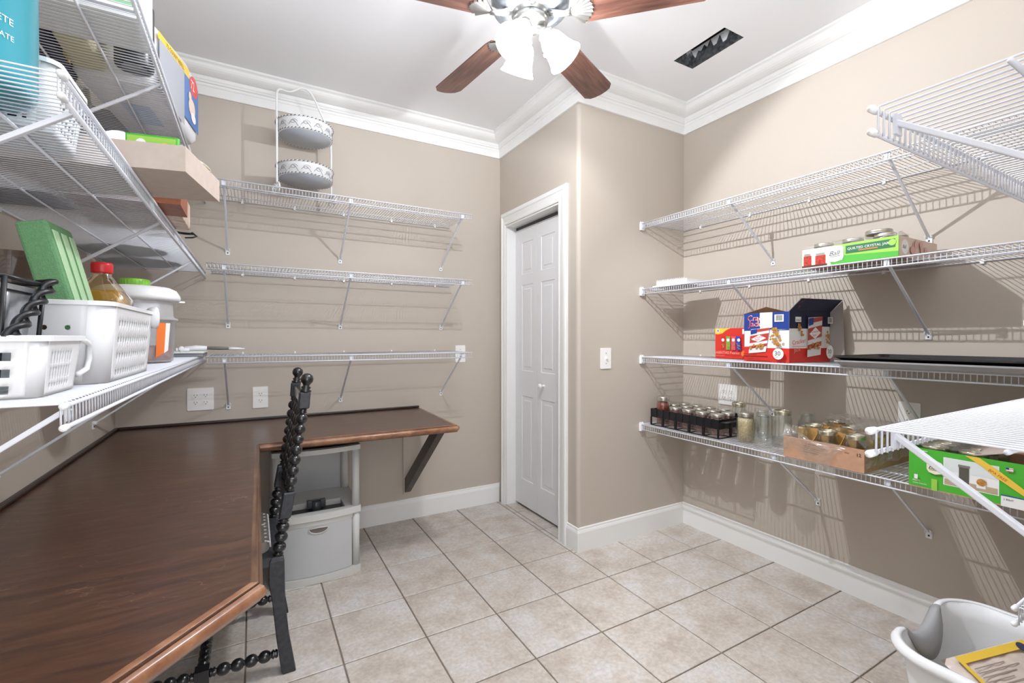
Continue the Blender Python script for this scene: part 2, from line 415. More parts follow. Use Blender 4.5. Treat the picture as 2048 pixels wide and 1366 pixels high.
# next-room floor strip beyond the doorway
# crown moulding and baseboards, mitred, one per wall
PG = [Vector(p) for p in ((XL, YF), (XR, YF), (XR, YC), (XD, YC), (XD, YB), (XL, YB))]
NRM = []
for i in range(6):
    d = (PG[(i + 1) % 6] - PG[i]).normalized(); NRM.append(Vector((-d.y, d.x)))
def sweep(i, prof, m, name, s0=None, s1=None, label=None):
    A, B = PG[i], PG[(i + 1) % 6]; d = (B - A).normalized(); n = NRM[i]
    w = MB(); vs = []
    for (p, z) in prof:
        a_ = A + p * (n + NRM[i - 1]) if s0 is None else A + d * s0 + n * p
        b_ = B + p * (n + NRM[(i + 1) % 6]) if s1 is None else A + d * s1 + n * p
        vs += [(a_.x, a_.y, z), (b_.x, b_.y, z)]
    k = len(prof)
    w.add(vs, [(2 * j, 2 * j + 1, 2 * ((j + 1) % k) + 1, 2 * ((j + 1) % k)) for j in range(k)] + [tuple(2 * j for j in range(k))[::-1], tuple(2 * j + 1 for j in range(k))], m)
    o = w.obj(name); o['kind'] = 'structure'; return o
cv = [(.034 + .060 * math.sin(R(a)), 2.648 + .038 * (1 - math.cos(R(a)))) for a in range(0, 91, 15)]
crown = [(0, 2.553), (.013, 2.553), (.013, 2.6), (.017, 2.604), (.019, 2.616), (.026, 2.618), (.026, 2.628), (.030, 2.632), (.032, 2.642)] + cv + [(.098, 2.690), (.105, 2.694), (.105, ZC), (0, ZC)]
for i in range(6): sweep(i, crown, TRIM, 'trim_%d' % (i + 1))
basep = [(0, 0), (.014, 0), (.014, .108), (.011, .118), (.008, .124), (.008, .132), (.005, .136), (0, .136)]
sweep(1, basep, TRIM, 'baseboard_right'); sweep(2, basep, TRIM, 'baseboard_closet_front')
sweep(3, basep, TRIM, 'baseboard_closet_side', None, 2.182 - YC); sweep(4, basep, TRIM, 'baseboard_back'); sweep(5, basep, TRIM, 'baseboard_left')
sweep(0, basep, TRIM, 'baseboard_front', DX1 + .07 - XL, None)
# front doorway casing
w = MB(); w.box((DX0 - .07, YF, 0), (DX0, YF + .014, DH + .07), TRIM); w.box((DX1, YF, 0), (DX1 + .07, YF + .014, DH + .07), TRIM); w.box((DX0, YF, DH), (DX1, YF + .014, DH + .07), TRIM)
struct('trim_7', w)
# ---- bifold closet door
CW = .086
def casing_piece(pts_in, pts_out, steps):
    """moulded strip on plane x=XD between an inner and an outer polyline (y,z)"""
    w = MB(); prof = [(0, 0), (0, .010), (.12, .013), (.16, .010), (.30, .011), (.62, .016), (.70, .021), (.93, .021), (1, .016), (1, 0)]
    vs = []
    for (a_, b_) in zip(pts_in, pts_out):
        for (s, h) in prof:
            y = a_[0] + (b_[0] - a_[0]) * s; z = a_[1] + (b_[1] - a_[1]) * s; vs.append((XD - h, y, z))
    k = len(prof); fs = []
    for i in range(len(pts_in) - 1):
        for j in range(k - 1): fs.append((i * k + j, i * k + j + 1, (i + 1) * k + j + 1, (i + 1) * k + j))
    fs += [tuple(range(k))[::-1], tuple((len(pts_in) - 1) * k + j for j in range(k))]
    w.add(vs, fs, TRIM); return w
FY = YB - .052
D = bpy.data.objects.new('door_1', None); COL.objects.link(D); D['kind'] = 'structure'; D.location = (0, 0, 0)
cas = casing_piece([(JY0, 0), (JY0, JZ), (JY1 - .02, JZ), (JY1 - .02, 0)], [(JY0 - CW, 0), (JY0 - CW, JZ + CW), (FY, JZ + CW), (FY, 0)], 3).obj('door_casing', D)
w = MB(); w.box((XD - .002, JY0, 0), (XD + .11, JY0 + .012, JZ), TRIM); w.box((XD - .002, JY1 - .02, 0), (XD + .11, JY1, JZ), TRIM); w.box((XD - .002, JY0 + .012, JZ - .012), (XD + .11, JY1 - .02, JZ), TRIM)
w.obj('door_jamb', D)
w = MB(); w.box((XD + .085, JY0 + .014, JZ - .030), (XD + .105, JY1 - .022, JZ - .0125), DGREY); w.obj('door_track', D)
XF = XD + .08
def leaf(y0, y1, panels):
    """door leaf facing -x, front at XF; panels = (y0,y1,z0,z1) sunk moulded fields"""
    w = MB(); z0, z1 = .018, 2.005
    w.box((XF + .004, y0, z0), (XF + .030, y1, z1), DOORM)
    ys = sorted({y0, y1} | {p[0] for p in panels} | {p[1] for p in panels}); zs = sorted({z0, z1} | {p[2] for p in panels} | {p[3] for p in panels})
    for i in range(len(ys) - 1):
        for j in range(len(zs) - 1):
            cy, cz = (ys[i] + ys[i + 1]) / 2, (zs[j] + zs[j + 1]) / 2
            if any(p[0] < cy < p[1] and p[2] < cz < p[3] for p in panels): continue
            w.add([(XF, ys[i], zs[j]), (XF, ys[i + 1], zs[j]), (XF, ys[i + 1], zs[j + 1]), (XF, ys[i], zs[j + 1])], [(3, 2, 1, 0)], DOORM)
    w.add([(XF, y0, z0), (XF, y0, z1), (XF + .004, y0, z1), (XF + .004, y0, z0), (XF, y1, z0), (XF, y1, z1), (XF + .004, y1, z1), (XF + .004, y1, z0)], [(0, 1, 2, 3), (7, 6, 5, 4)], DOORM)
    o = w.obj('door_leaf', D)
    for p in panels:
        w = MB(); rings = []
        for (ins, dep) in ((0, 0), (.010, .009), (.016, .009), (.034, .001), (.034, .001)):
            rings.append([(XF + dep, p[0] + ins, p[2] + ins), (XF + dep, p[1] - ins, p[2] + ins), (XF + dep, p[1] - ins, p[3] - ins), (XF + dep, p[0] + ins, p[3] - ins)])
        for q in range(3):
            w.add(rings[q] + rings[q + 1], [(k, (k + 1) % 4, 4 + (k + 1) % 4, 4 + k) for k in range(4)], DOORM)
        w.add(rings[3], [(0, 1, 2, 3)], DOORM)
        w.obj('door_panel', o)
    return o
zr = [(1.66, 1.89), (.98, 1.585), (.20, .80)]
ly = 2.640
lf1 = leaf(ly + .0015, JY1 - .023, [(2.692, 2.846, a, c) for a, c in ((1.675, 1.905), (.985, 1.600), (.205, .805))])
lf2 = leaf(JY0 + .015, ly - .0015, [(2.432, 2.594, a, c) for a, c in ((1.675, 1.905), (.985, 1.600), (.205, .805))])
w = MB(); w.lathe([(.010, 0), (.010, .004), (.006, .010), (.006, .018), (.014, .026), (.017, .034), (.014, .042), (.004, .045), (0, .045)], PLW, (XF, 2.557, .90), 18, axis=(-1, 0, 0))
w.obj('door_knob', lf2)

# ---------------------------------------------------------------- wire shelves
LIP, PITCH, DEP = .034, .0157, .39
def wire_shelf(label, loc, rz, length, braces, clips=(), caps=(0, 0), endb=False, group='white wire shelves', mids=(.125, .26), brace_drop=.283, bw=.0050):
    """local x along the wall, y out from the wall, z=0 top of deck"""
    t = thing('wire_shelf', label, 'shelf', loc, rz, group)
    w = MB(); n = int(length / PITCH); r = .00145
    for i in range(n + 1):
        x = .004 + i * (length - .008) / n
        w.tube([(x, .004, -r), (x, DEP - .006, -r), (x, DEP - .0045, -.003), (x, DEP - .0045, -LIP - .002)], r, WIRE, n=5)
    o = w.obj('deck_wires', t); o['kind'] = 'stuff'
    def rod(y, z, rr_=.003, x0=0, x1=length):
        w = MB(); w.tube([(x0, y, z), (x1, y, z)], rr_, WIRE, n=8); w.obj('rod', t)
    rod(DEP, -.004, .0032); rod(DEP, -LIP, .0032); rod(.006, -.0055)
    for m_ in mids: rod(DEP - m_, -.0055)
    for e_, x, s in ((caps[0], 0, -1), (caps[1], length, 1)):
        if e_:
            for z in (-.004, -LIP):
                w = MB(); w.lathe([(.0034, -.014), (.0046, -.010), (.0049, -.002), (.0051, .005), (.0038, .008), (0, .0092)], PLW, (x - s * .001, DEP, z), 12, axis=(s, 0, 0)); w.obj('end_cap', t)
    for bx in braces:
        w = MB(); top = Vector((bx, DEP - .006, -.012)); bot = Vector((bx, .012, -brace_drop))
        d = (bot - top); L_ = d.length; d.normalize(); nn = Vector((1, 0, 0)); up = nn.cross(d)
        M_ = Matrix((tuple(nn) + (0,), tuple(d) + (0,), tuple(up) + (0,), (0, 0, 0, 1))).transposed(); M_.translation = top
        w.prism(rrect(-bw, -.0038, bw, .0038, .0016, 2), 0, L_, WIRE, M_ @ Matrix(((1, 0, 0, 0), (0, 0, 1, 0), (0, 1, 0, 0), (0, 0, 0, 1))))
        w.box((bx - .009, DEP - .010, -.030), (bx + .009, DEP - .006, -.003), WIRE)
        br = w.obj('brace', t)
        w = MB(); w.box((bx - .011, 0, -brace_drop - .030), (bx + .011, .005, -brace_drop + .006), PLW)
        w.box((bx - .011, .004, -brace_drop - .008), (bx - .008, .016, -brace_drop + .006), PLW); w.box((bx + .008, .004, -brace_drop - .008), (bx + .011, .016, -brace_drop + .006), PLW)
        f = bevel(w.obj('wall_foot', br), .0012, 1)
        w = MB(); w.lathe([(.0038, 0), (.0034, .0015), (0, .002)], SCREW, (bx, .005, -brace_drop - .018), 10, axis=(0, 1, 0)); w.obj('screw', br) 
    for cx in clips:
        w = MB(); w.box((cx - .006, 0, -.016), (cx + .006, .009, -.001), PLW); w.box((cx - .004, 0, -.001), (cx + .004, .004, .010), PLW); w.obj('wall_clip', t)
    if endb:
        x = length
        w = MB(); w.box((x - .016, DEP - .022, -LIP - .010), (x - .001, DEP + .010, .004), PLW)
        w.box((x - .010, DEP - .018, .004), (x - .001, DEP - .010, .010), PLW); w.box((x - .010, DEP - .002, .004), (x - .001, DEP + .006, .010), PLW)
        bevel(w.obj('end_bracket', t), .0015, 1)
    return t
ZB = (1.999, 1.587, 1.131)
xe = 1.2076
for z, nm in zip(ZB, ('top', 'middle', 'bottom')):
    wire_shelf({'top': 'white wire shelf on back wall holding the two-tier stand', 'middle': 'empty white wire shelf, middle one on the back wall', 'bottom': 'white wire shelf lowest on back wall, above the desk and outlets'}[nm],
               (xe, YB, z), 180, xe - (-.197), [xe - v for v in (1.145, .478, -.122)], [xe - v for v in (1.10, .80, .50, .22, -.05)], group='white wire shelves on the back wall', mids=(.137, .30))
Ll = YB - .85
for z, nm in zip((1.997, 1.585, 1.130), ('top', 'middle', 'bottom')):
    wire_shelf({'top': 'highest white wire shelf along the left wall, loaded with boxes and packs', 'middle': 'middle white wire shelf on left wall with overhanging cardboard box', 'bottom': 'lowest white wire shelf on left wall, carrying the white baskets'}[nm],
               (XL, YB, z), -90, Ll, [YB - v for v in ((1.72, 2.53, .862) if nm == 'top' else (1.72, 2.53, .95) if nm != 'bottom' else (2.655, 1.76, .895))], [YB - v for v in (2.6, 2.2, 1.8, 1.4, 1.0)], caps=(0, 1), group='white wire shelves on the left wall')
Lr = YC - YF
for z, nm in zip((1.929, 1.525, 1.105, .6885), 'abcd'):
    wire_shelf({'a': 'topmost empty white wire shelf on the right wall', 'b': 'white wire shelf on right wall holding the green jar carton', 'c': 'white wire shelf on right wall with snack boxes and baking trays', 'd': 'lowest white wire shelf on right wall, full of canning jars'}[nm],
               (XR, YF, z), 90, Lr, [v - YF for v in ((1.485, .822) if nm != 'd' else (1.25, .816))], [v - YF for v in (1.95, 1.62, 1.30, .98, .66, .35)], endb=True, group='white wire shelves on the right wall')
NX = .708
for z, nm in zip((1.523, 1.102, .700), 'abc'):
    NX = 1.287 if nm == 'c' else .708
    wire_shelf({'a': 'white wire shelf in upper right foreground seen from below', 'b': 'white wire shelf in right foreground level with the baking trays', 'c': 'low white wire shelf in the right corner above the laundry basket'}[nm],
               (NX, YF, z), 0, XR - DEP - .004 - NX, (.05, .80 if nm != 'c' else .55), (.3, .7), caps=(1, 0), group='white wire shelves in the right foreground')

# ---------------------------------------------------------------- desk
P0 = (XL, YB); ZD = .747; TH = .028
dp = [(XL, YB), (XL, .42), (-.47, .48), (-.167, .810), (.010, 1.008), (.020, 2.322), (.964, 2.304), (.985, YB)]
desk = thing('corner_desk', 'dark stained wooden L-shaped wall desk with rounded light edge trim', 'desk', (XL, YB, 0))
off = Vector((-XL, -YB, 0))
def D_(mb, name): 
    mb.v = [tuple(Vector(v) + off) for v in mb.v]; return mb.obj(name, desk)
w = MB(); w.prism(dp, ZD - TH, ZD, WOOD); D_(w, 'desk_top')
PROF = [(-.016, .0008), (-.004, .0012), (-.001, -.002), (.001, -.0035), (.009, -.0045), (.014, -.010), (.0145, -.018), (.010, -.026), (.004, -.030), (0, -.036), (0, -.031)]
WOODS = woodmat('side_edge_wood', '#4a2f20', '#65452f', '#7a5a40', (40, 7, 20), 0.33, swirl=.05, coat=.2)
def edge(a, b_, name='edge_trim', m=None):
    m = m or WOODE
    a = Vector((a[0], a[1], 0)); b_ = Vector((b_[0], b_[1], 0)); d = (b_ - a).normalized(); n = Vector((d.y, -d.x, 0))
    sc_ = .35 if m is WOODS else 1
    prof = [(p_ * sc_ if p_ > 0 else p_, z_) for p_, z_ in PROF]
    w = MB(); k = len(prof)
    vs = [a + n * p + Vector((0, 0, ZD + z)) for p, z in prof] + [b_ + n * p + Vector((0, 0, ZD + z)) for p, z in prof]
    w.add(vs, [(i, k + i, k + i + 1, i + 1) for i in range(k - 1)], m, True); w.add(vs, [tuple(range(k)), tuple(range(2 * k - 1, k - 1, -1))], m)
    D_(w, name)
edge((-.47, .48), (.010, 1.008)); edge((.010, 1.008), (.020, 2.322), m=WOODS); edge((.020, 2.322), (.964, 2.304)); edge((.964, 2.304), (.985, YB))
def back_trim(x0, y0, x1, y1):
    w = MB(); w.box((x0, y0, ZD), (x1, y1, ZD + .014), WOODD); o = D_(w, 'back_trim'); bevel(o, .004, 2)
back_trim(XL, .42, XL + .016, YB); back_trim(XL + .016, YB - .016, .985, YB)
# diagonal brace of the right wing
w = MB(); a = Vector((.905, 2.40, ZD - TH)); bt = Vector((.905, YB, .17))
w.add([(.885, 2.36, ZD - TH), (.925, 2.36, ZD - TH), (.925, 2.46, ZD - TH), (.885, 2.46, ZD - TH), (.885, YB, .175), (.925, YB, .175), (.925, YB, .27), (.885, YB, .27)],
      [(0, 1, 2, 3), (4, 7, 6, 5), (0, 4, 5, 1), (3, 2, 6, 7), (0, 3, 7, 4), (1, 5, 6, 2)], WOODD)
D_(w, 'diagonal_brace')
w = MB(); w.box((.865, 2.33, ZD - TH - .012), (.945, YB, ZD - TH), WOODD); D_(w, 'brace_rail')
w = MB(); w.box((.875, YB - .010, .172), (.955, YB, ZD - TH), WALL); D_(w, 'wall_cleat')
w = MB(); w.box((XL, .6, ZD - TH - .05), (XL + .02, YB, ZD - TH), WOODD); w.box((XL + .02, YB - .02, ZD - TH - .05), (.86, YB, ZD - TH), WOODD); D_(w, 'wall_ledger')

# ---------------------------------------------------------------- chair (bobbin-turned, facing the desk, -x)
ch = thing('bobbin_chair', 'black painted bobbin-turned wooden chair pulled up to the desk', 'chair', (0, 2.06, 0))
def C_(mb, name, par=None):
    mb.v = [tuple(Vector(v) - Vector((0, 2.06, 0))) for v in mb.v]; return mb.obj(name, par or ch)
def bob(mb, a, b_, n, r, m=BLACKW, ends=.10):
    a, b_ = Vector(a), Vector(b_); L_ = (b_ - a).length; e_ = L_ * ends / 2; pr = [(r * .55, 0), (r * .75, e_ * .25), (r * .55, e_ * .5), (r * .8, e_ * .7), (r * .5, e_)]
    s = (L_ - 2 * e_) / n
    for i in range(n):
        for k in range(1, 9):
            th = math.pi * k / 8 if k < 8 else math.pi
            pr.append((max(r * .42, r * math.sin(th) ** .8), e_ + s * i + s * (1 - math.cos(th)) / 2))
    pr += [(r * .8, L_ - e_ * .7), (r * .55, L_ - e_ * .5), (r * .75, L_ - e_ * .25), (r * .55, L_)]
    mb.lathe(pr, m, a, 14, axis=b_ - a)
def sqbar(mb, pts, hw, m, hd=None):
    """square section bar through pts (x,z) in plane y, half sizes hw"""
    vs = []
    for (x, y, z, a_, c_) in pts: vs += [(x - a_, y - c_, z), (x + a_, y - c_, z), (x + a_, y + c_, z), (x - a_, y + c_, z)]
    n_ = len(pts); fs = [(0, 3, 2, 1), tuple(4 * (n_ - 1) + k for k in range(4))]
    for i in range(n_ - 1):
        for k in range(4): fs.append((4 * i + k, 4 * i + (k + 1) % 4, 4 * i + 4 + (k + 1) % 4, 4 * i + 4 + k))
    mb.add(vs, fs, m)
YN, YFR = 1.862, 2.268
for y in (YN, YFR):
    w = MB(); w.lathe([(.018, 0), (.021, .006), (.013, .012), (.018, .018), (.011, .024), (.013, .030), (.021, .040), (.0225, .050), (.019, .062), (.010, .069), (0, .071)], BLACKW, (.170, y, 1.018), 18, axis=(.12, 0, 1))
    C_(w, 'finial')
    w = MB(); sqbar(w, [(.168, y, 1.020, .019, .019), (.163, y, .958, .019, .019)][::-1], 0, BLACKD); bevel(C_(w, 'post_block'), .004, 1)
    w = MB(); bob(w, (.116, y, .657), (.162, y, .958), 7, .0205, ends=.12); C_(w, 'turned_post')
    w = MB(); sqbar(w, [(.098, y, .563, .020, .020), (.114, y, .657, .020, .020)], 0, BLACKD); bevel(C_(w, 'post_block'), .004, 1)
    w = MB(); bob(w, (.076, y, .428), (.097, y, .563), 3, .0235, ends=.22); C_(w, 'turned_post')
    w = MB(); sqbar(w, [(.112, y, 0, .022, .021), (.108, y, .015, .023, .022), (.090, y, .14, .021, .020), (.078, y, .27, .021, .020), (.072, y, .34, .026, .021), (.072, y, .415, .025, .021), (.074, y, .430, .019, .018)], 0, BLACKD); bevel(C_(w, 'leg'), .003, 1)
    w = MB(); fx = -.33
    sqbar(w, [(fx, y, 0, .017, .017), (fx, y, .05, .019, .019), (fx, y, .12, .020, .020)], 0, BLACKW); bob(w, (fx, y, .12), (fx, y, .36), 4, .021); sqbar(w, [(fx, y, .36, .021, .021), (fx, y, .42, .021, .021)], 0, BLACKW)
    C_(w, 'leg')
    w = MB(); bob(w, (.075, y, .073), (-.135, y, .075), 4, .0205, ends=.2); sqbar(w, [(-.155, y, .052, .021, .02), (-.155, y, .098, .021, .02)], 0, BLACKW); bob(w, (-.176, y, .076), (-.312, y, .080), 3, .0195, ends=.2); C_(w, 'stretcher')
w = MB(); bob(w, (-.155, YN + .018, .076), (-.155, YFR - .018, .076), 9, .0195); C_(w, 'stretcher')
w = MB(); w.prism(rrect(-.36, YN - .015, .085, YFR + .015, .012, 3), .40, .432, BLACKD); C_(w, 'seat')
for z, x in ((.99, .167), (.612, .107)):
    w = MB(); w.box((x - .010, YN + .019, z - .022), (x + .010, YFR - .019, z + .022), BLACKW); bevel(C_(w, 'back_rail'), .003, 1)
for k in range(4):
    y = YN + .085 + k * .08; w = MB(); bob(w, (.112, y, .634), (.163, y, .968), 7, .0125); C_(w, 'back_spindle')
w = MB(); w.prism(rrect(-.33, YN + .025, .050, YFR - .025, .05, 6), .433, .470, mat('cushion_grey', '#8f8b85', .85, bump=.4))
cush = C_(w, 'seat_cushion'); bevel(cush, .014, 3)
w = MB(); rr = random.Random(11)
for i in range(34):
    x = rr.uniform(-.30, .02); y = rr.uniform(YN + .05, YFR - .06); a_ = rr.choice([0, 90]); L_ = rr.uniform(.02, .05)
    pts = [(x + (L_ * k / 6 if a_ == 0 else .006 * math.sin(k)), y + (L_ * k / 6 if a_ else .006 * math.sin(k)), .4712) for k in range(7)]
    w.tube(pts, .003, WHITEP, n=4)
for i in range(9):
    y = YN + .05 + i * .037; w.tube([(.035, y, .4712), (.052, y + .004, .464), (.0535, y, .445)], .0035, WHITEP, n=4)
C_(w, 'cushion_pattern', cush) if False else None
w.v = [tuple(Vector(v) - Vector((0, 2.06, 0))) for v in w.v]; w.obj('cushion_pattern', cush)['kind'] = 'stuff'

# ---------------------------------------------------------------- plastic drawer cart
X0, X1, Y0, Y1 = .075, .490, 2.475, 2.86
ct = thing('drawer_cart', 'pale grey plastic storage cart with one drawer, under the desk', 'storage cart', ((X0 + X1) / 2, (Y0 + Y1) / 2, 0))
co = Vector(((X0 + X1) / 2, (Y0 + Y1) / 2, 0))
def K_(mb, name, par=None):
    mb.v = [tuple(Vector(v) - co) for v in mb.v]; return mb.obj(name, par or ct)
def bowed(x0, x1, y0, y1, bow=.030, r=.03):
    pts = [(x0 + (x1 - x0) * k / 12, y0 - bow * (1 - (2 * k / 12 - 1) ** 2)) for k in range(13)]
    return pts + [(x1, y1 - r), (x1 - r * .3, y1 - r * .3), (x1 - r, y1), (x0 + r, y1), (x0 + r * .3, y1 - r * .3), (x0, y1 - r)]
def frame_ring(z0, z1, hole=None, name='frame_shelf', m=GREYP):
    w = MB(); op = bowed(X0, X1, Y0, Y1); n_ = len(op)
    if hole:
        cx, cy = (hole[0] + hole[2]) / 2, (hole[1] + hole[3]) / 2
        ip = []
        for p in op:
            x = min(max(p[0], hole[0]), hole[2]); y = min(max(p[1] + .030, hole[1]), hole[3]) if p[1] < Y0 + .001 else min(max(p[1], hole[1]), hole[3])
            ip.append((x, y))
        for (zz, fl_) in ((z0, True), (z1, False)):
            vs = [(p[0], p[1], zz) for p in op] + [(p[0], p[1], zz) for p in ip]
            fs = [(i, (i + 1) % n_, n_ + (i + 1) % n_, n_ + i) for i in range(n_)]
            w.add(vs, [f[::-1] for f in fs] if fl_ else fs, m)
        for poly, fl_ in ((op, False), (ip, True)):
            vs = [(p[0], p[1], z0) for p in poly] + [(p[0], p[1], z1) for p in poly]
            fs = [(i, (i + 1) % n_, n_ + (i + 1) % n_, n_ + i) for i in range(n_)]
            w.add(vs, [f[::-1] for f in fs] if fl_ else fs, m)
    else: w.prism(op, z0, z1, m)
    o = K_(w, name); bevel(o, .003, 2); return o
frame_ring(0, .034, None, 'frame_base')
frame_ring(.312, .345, (X0 + .06, Y0 + .02, X1 - .075, Y0 + .165), 'frame_shelf')
frame_ring(.640, .664, None, 'frame_top')
w = MB(); w.prism(bowed(X0 + .008, X1 - .008, Y0 + .006, Y1 - .008, .028), .664, .670, mat('dark_top', '#4a4644', .3)); K_(w, 'cart_top')
for (z0, z1) in ((.034, .312), (.345, .640)):
    for x in (X0 + .022, X1 - .022):
        for y in (Y0 + .022, Y1 - .03):
            w = MB(); w.lathe([(.021, 0), (.019, (z1 - z0) * .5), (.022, z1 - z0)], GREYP, (x, y, z0), 14); K_(w, 'corner_post')
w = MB(); w.box((X0 + .03, Y1 - .016, .345), (X1 - .03, Y1 - .012, .64), clearmat('frosted_back', '#dcdedf', .3, .15, .4, .5, '#c9cbcc')); K_(w, 'back_panel')
# black container set in the middle shelf opening
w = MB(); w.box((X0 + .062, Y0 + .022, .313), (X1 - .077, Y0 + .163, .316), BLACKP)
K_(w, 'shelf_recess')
# drawer
dw = MB(); fy = Y0 + .004
fp = [(X0 + .044 + (X1 - X0 - .088) * k / 12, fy - .024 * (1 - (2 * k / 12 - 1) ** 2)) for k in range(13)]
poly = fp + [(X1 - .044, fy + .010), (X0 + .044, fy + .010)]
dw.prism(poly, .036, .300, GREYD); dw.box((X0 + .048, fy + .010, .038), (X1 - .048, Y1 - .03, .042), GREYD)
dw.box((X0 + .048, fy + .010, .04), (X0 + .051, Y1 - .03, .29), GREYD); dw.box((X1 - .051, fy + .010, .04), (X1 - .048, Y1 - .03, .29), GREYD); dw.box((X0 + .048, Y1 - .034, .04), (X1 - .048, Y1 - .03, .29), GREYD)
dr = K_(dw, 'drawer'); bevel(dr, .003, 2)
w = MB(); pl = [(X0 + .040 + (X1 - X0 - .08) * k / 12, fy - .026 * (1 - (2 * k / 12 - 1) ** 2)) for k in range(13)]
w.prism(pl + [(X1 - .040, fy + .006), (X0 + .040, fy + .006)], .288, .308, GREYP); K_(w, 'drawer_rim', dr)
w = MB(); cxx = (X0 + X1) / 2
hp = [(cxx + .045 * math.cos(R(180 + 180 * k / 12)), .272 + .026 * math.sin(R(180 + 180 * k / 12))) for k in range(13)]
w.add([(p[0], fy - .0255, p[1]) for p in hp], [tuple(range(13))], mat('handle_recess', '#6b625c', .5)); 
w.tube([(p[0], fy - .026, p[1]) for p in hp], .0028, GREYP, n=6); w.tube([(hp[0][0], fy - .026, .273), (cxx, fy - .030, .277), (hp[-1][0], fy - .026, .273)], .003, GREYP, n=6)
K_(w, 'drawer_handle', dr)
c_ = thing('plastic_clamp', 'small dark grey plastic clamp lying in the cart shelf recess', 'clamp', (.285, 2.575, .316))

w = MB(); w.lathe([(.022, 0), (.024, .004), (.024, .05), (.02, .055), (0, .055)], DGREY, (0, 0, 0), 18); w.obj('clamp_drum', c_)
w = MB(); w.box((-.045, -.012, .02), (-.02, .012, .06), DGREY); w.box((.02, -.012, .02), (.045, .012, .06), DGREY); w.box((-.045, .012, .045), (.045, .02, .06), DGREY); bevel(w.obj('clamp_arm', c_), .003, 2)

# ---------------------------------------------------------------- wall plates
def plate(kind, label, o, u, n, gang=1, w_=.070, h=.115, cat='outlet'):
    """o = centre on wall, u = right along wall, n = outward normal"""
    t = thing(kind, label, cat, o); u = Vector(u); n = Vector(n); up = Vector((0, 0, 1))
    M_ = Matrix((tuple(u) + (0,), tuple(up) + (0,), tuple(u.cross(up)) + (0,), (0, 0, 0, 1))).transposed()
    w = MB(); w.prism(rrect(-w_ / 2, -h / 2, w_ / 2, h / 2, .004, 2), 0, .005, PLATE, M_); bevel(w.obj('cover_plate', t), .002, 2)
    for g_ in range(gang):
        cx = (g_ - (gang - 1) / 2) * .046
        if cat == 'outlet':
            for s in (-1, 1):
                w = MB(); ps = [(cx + .0165 * math.cos(R(a_)), s * .0195 + max(-.0125, min(.0125, .0165 * math.sin(R(a_))))) for a_ in range(0, 360, 20)]
                w.prism(ps, .005, .0068, PLATE, M_); rc = w.obj('receptacle', t)
                w = MB(); w.box((cx - .0075, s * .0195 - .001, .0068), (cx - .0055, s * .0195 + .007, .0071), DARK, M_); w.box((cx + .0055, s * .0195 - .001, .0068), (cx + .0075, s * .0195 + .006, .0071), DARK, M_)
                w.prism([(cx + .0022 * math.cos(R(a_)), s * .0195 - .007 + .0022 * math.sin(R(a_))) for a_ in range(0, 360, 30)], .0068, .0071, DARK, M_); w.obj('socket_slots', rc)
        elif cat == 'switch':
            w = MB(); w.box((cx - .005, -.012, .005), (cx + .005, .012, .0065), PLATE, M_); w.box((cx - .003, -.002, .006), (cx + .003, .009, .016), PLATE, M_); w.obj('toggle', t)
            w = MB()
            for s in (-1, 1): w.prism([(cx + .0022 * math.cos(R(a_)), s * .030 + .0022 * math.sin(R(a_))) for a_ in range(0, 360, 40)], .005, .0062, SCREW, M_)
            w.obj('screw', t)
    return t
plate('outlet', 'white four-socket outlet plate on back wall, left one above the desk', (-.252, YB, .884), (1, 0, 0), (0, -1, 0), 2, .122, .122)
plate('outlet', 'white two-socket outlet plate on back wall between desk and lowest shelf', (.037, YB, .876), (1, 0, 0), (0, -1, 0), 1, .078, .122)
plate('light_switch', 'white plate on back wall behind the right end of lowest shelf', (1.292, YB, 1.108), (1, 0, 0), (0, -1, 0), 1, .075, .120, 'switch')
plate('light_switch', 'white light switch on the wall beside the closet door', (1.816, YC, 1.100), (1, 0, 0), (0, -1, 0), 1, .078, .122, 'switch')
plate('outlet', 'white four-socket outlet on right wall above the black jar crate', (XR, 1.757, .880), (0, -1, 0), (-1, 0, 0), 2, .122, .122)
plate('outlet', 'white outlet on right wall behind the foreground wire shelf', (XR, .885, .880), (0, -1, 0), (-1, 0, 0), 1, .078, .122)

# ---------------------------------------------------------------- ceiling fan
fan = thing('ceiling_fan', 'ceiling fan with wood blades and three lit frosted glass shades', 'ceiling fan', (FAN.x, FAN.y, FAN.z))
def F_(mb, name, par=None): return mb.obj(name, par or fan)
w = MB(); w.lathe([(.065, .245), (.065, .235), (.045, .215), (.016, .200), (.0, .200)][::-1], NICKEL, (0, 0, 0), 28); F_(w, 'canopy')
w = MB(); w.lathe([(.013, .13), (.013, .21)], NICKEL, n=16); F_(w, 'downrod')
w = MB(); w.lathe([(0, -.006), (.095, -.006), (.125, .004), (.145, .020), (.150, .045), (.142, .075), (.115, .10), (.06, .125), (.02, .135), (0, .135)], NICKELD, n=40); F_(w, 'motor_housing')
w = MB(); w.lathe([(0, -.072), (.018, -.070), (.030, -.060), (.036, -.052), (.060, -.046), (.068, -.034), (.068, -.022), (.062, -.018), (.062, -.012), (.072, -.008), (.072, 0), (0, 0)], NICKEL, n=36); F_(w, 'switch_housing')
BZ = -.020; a0 = 26.0
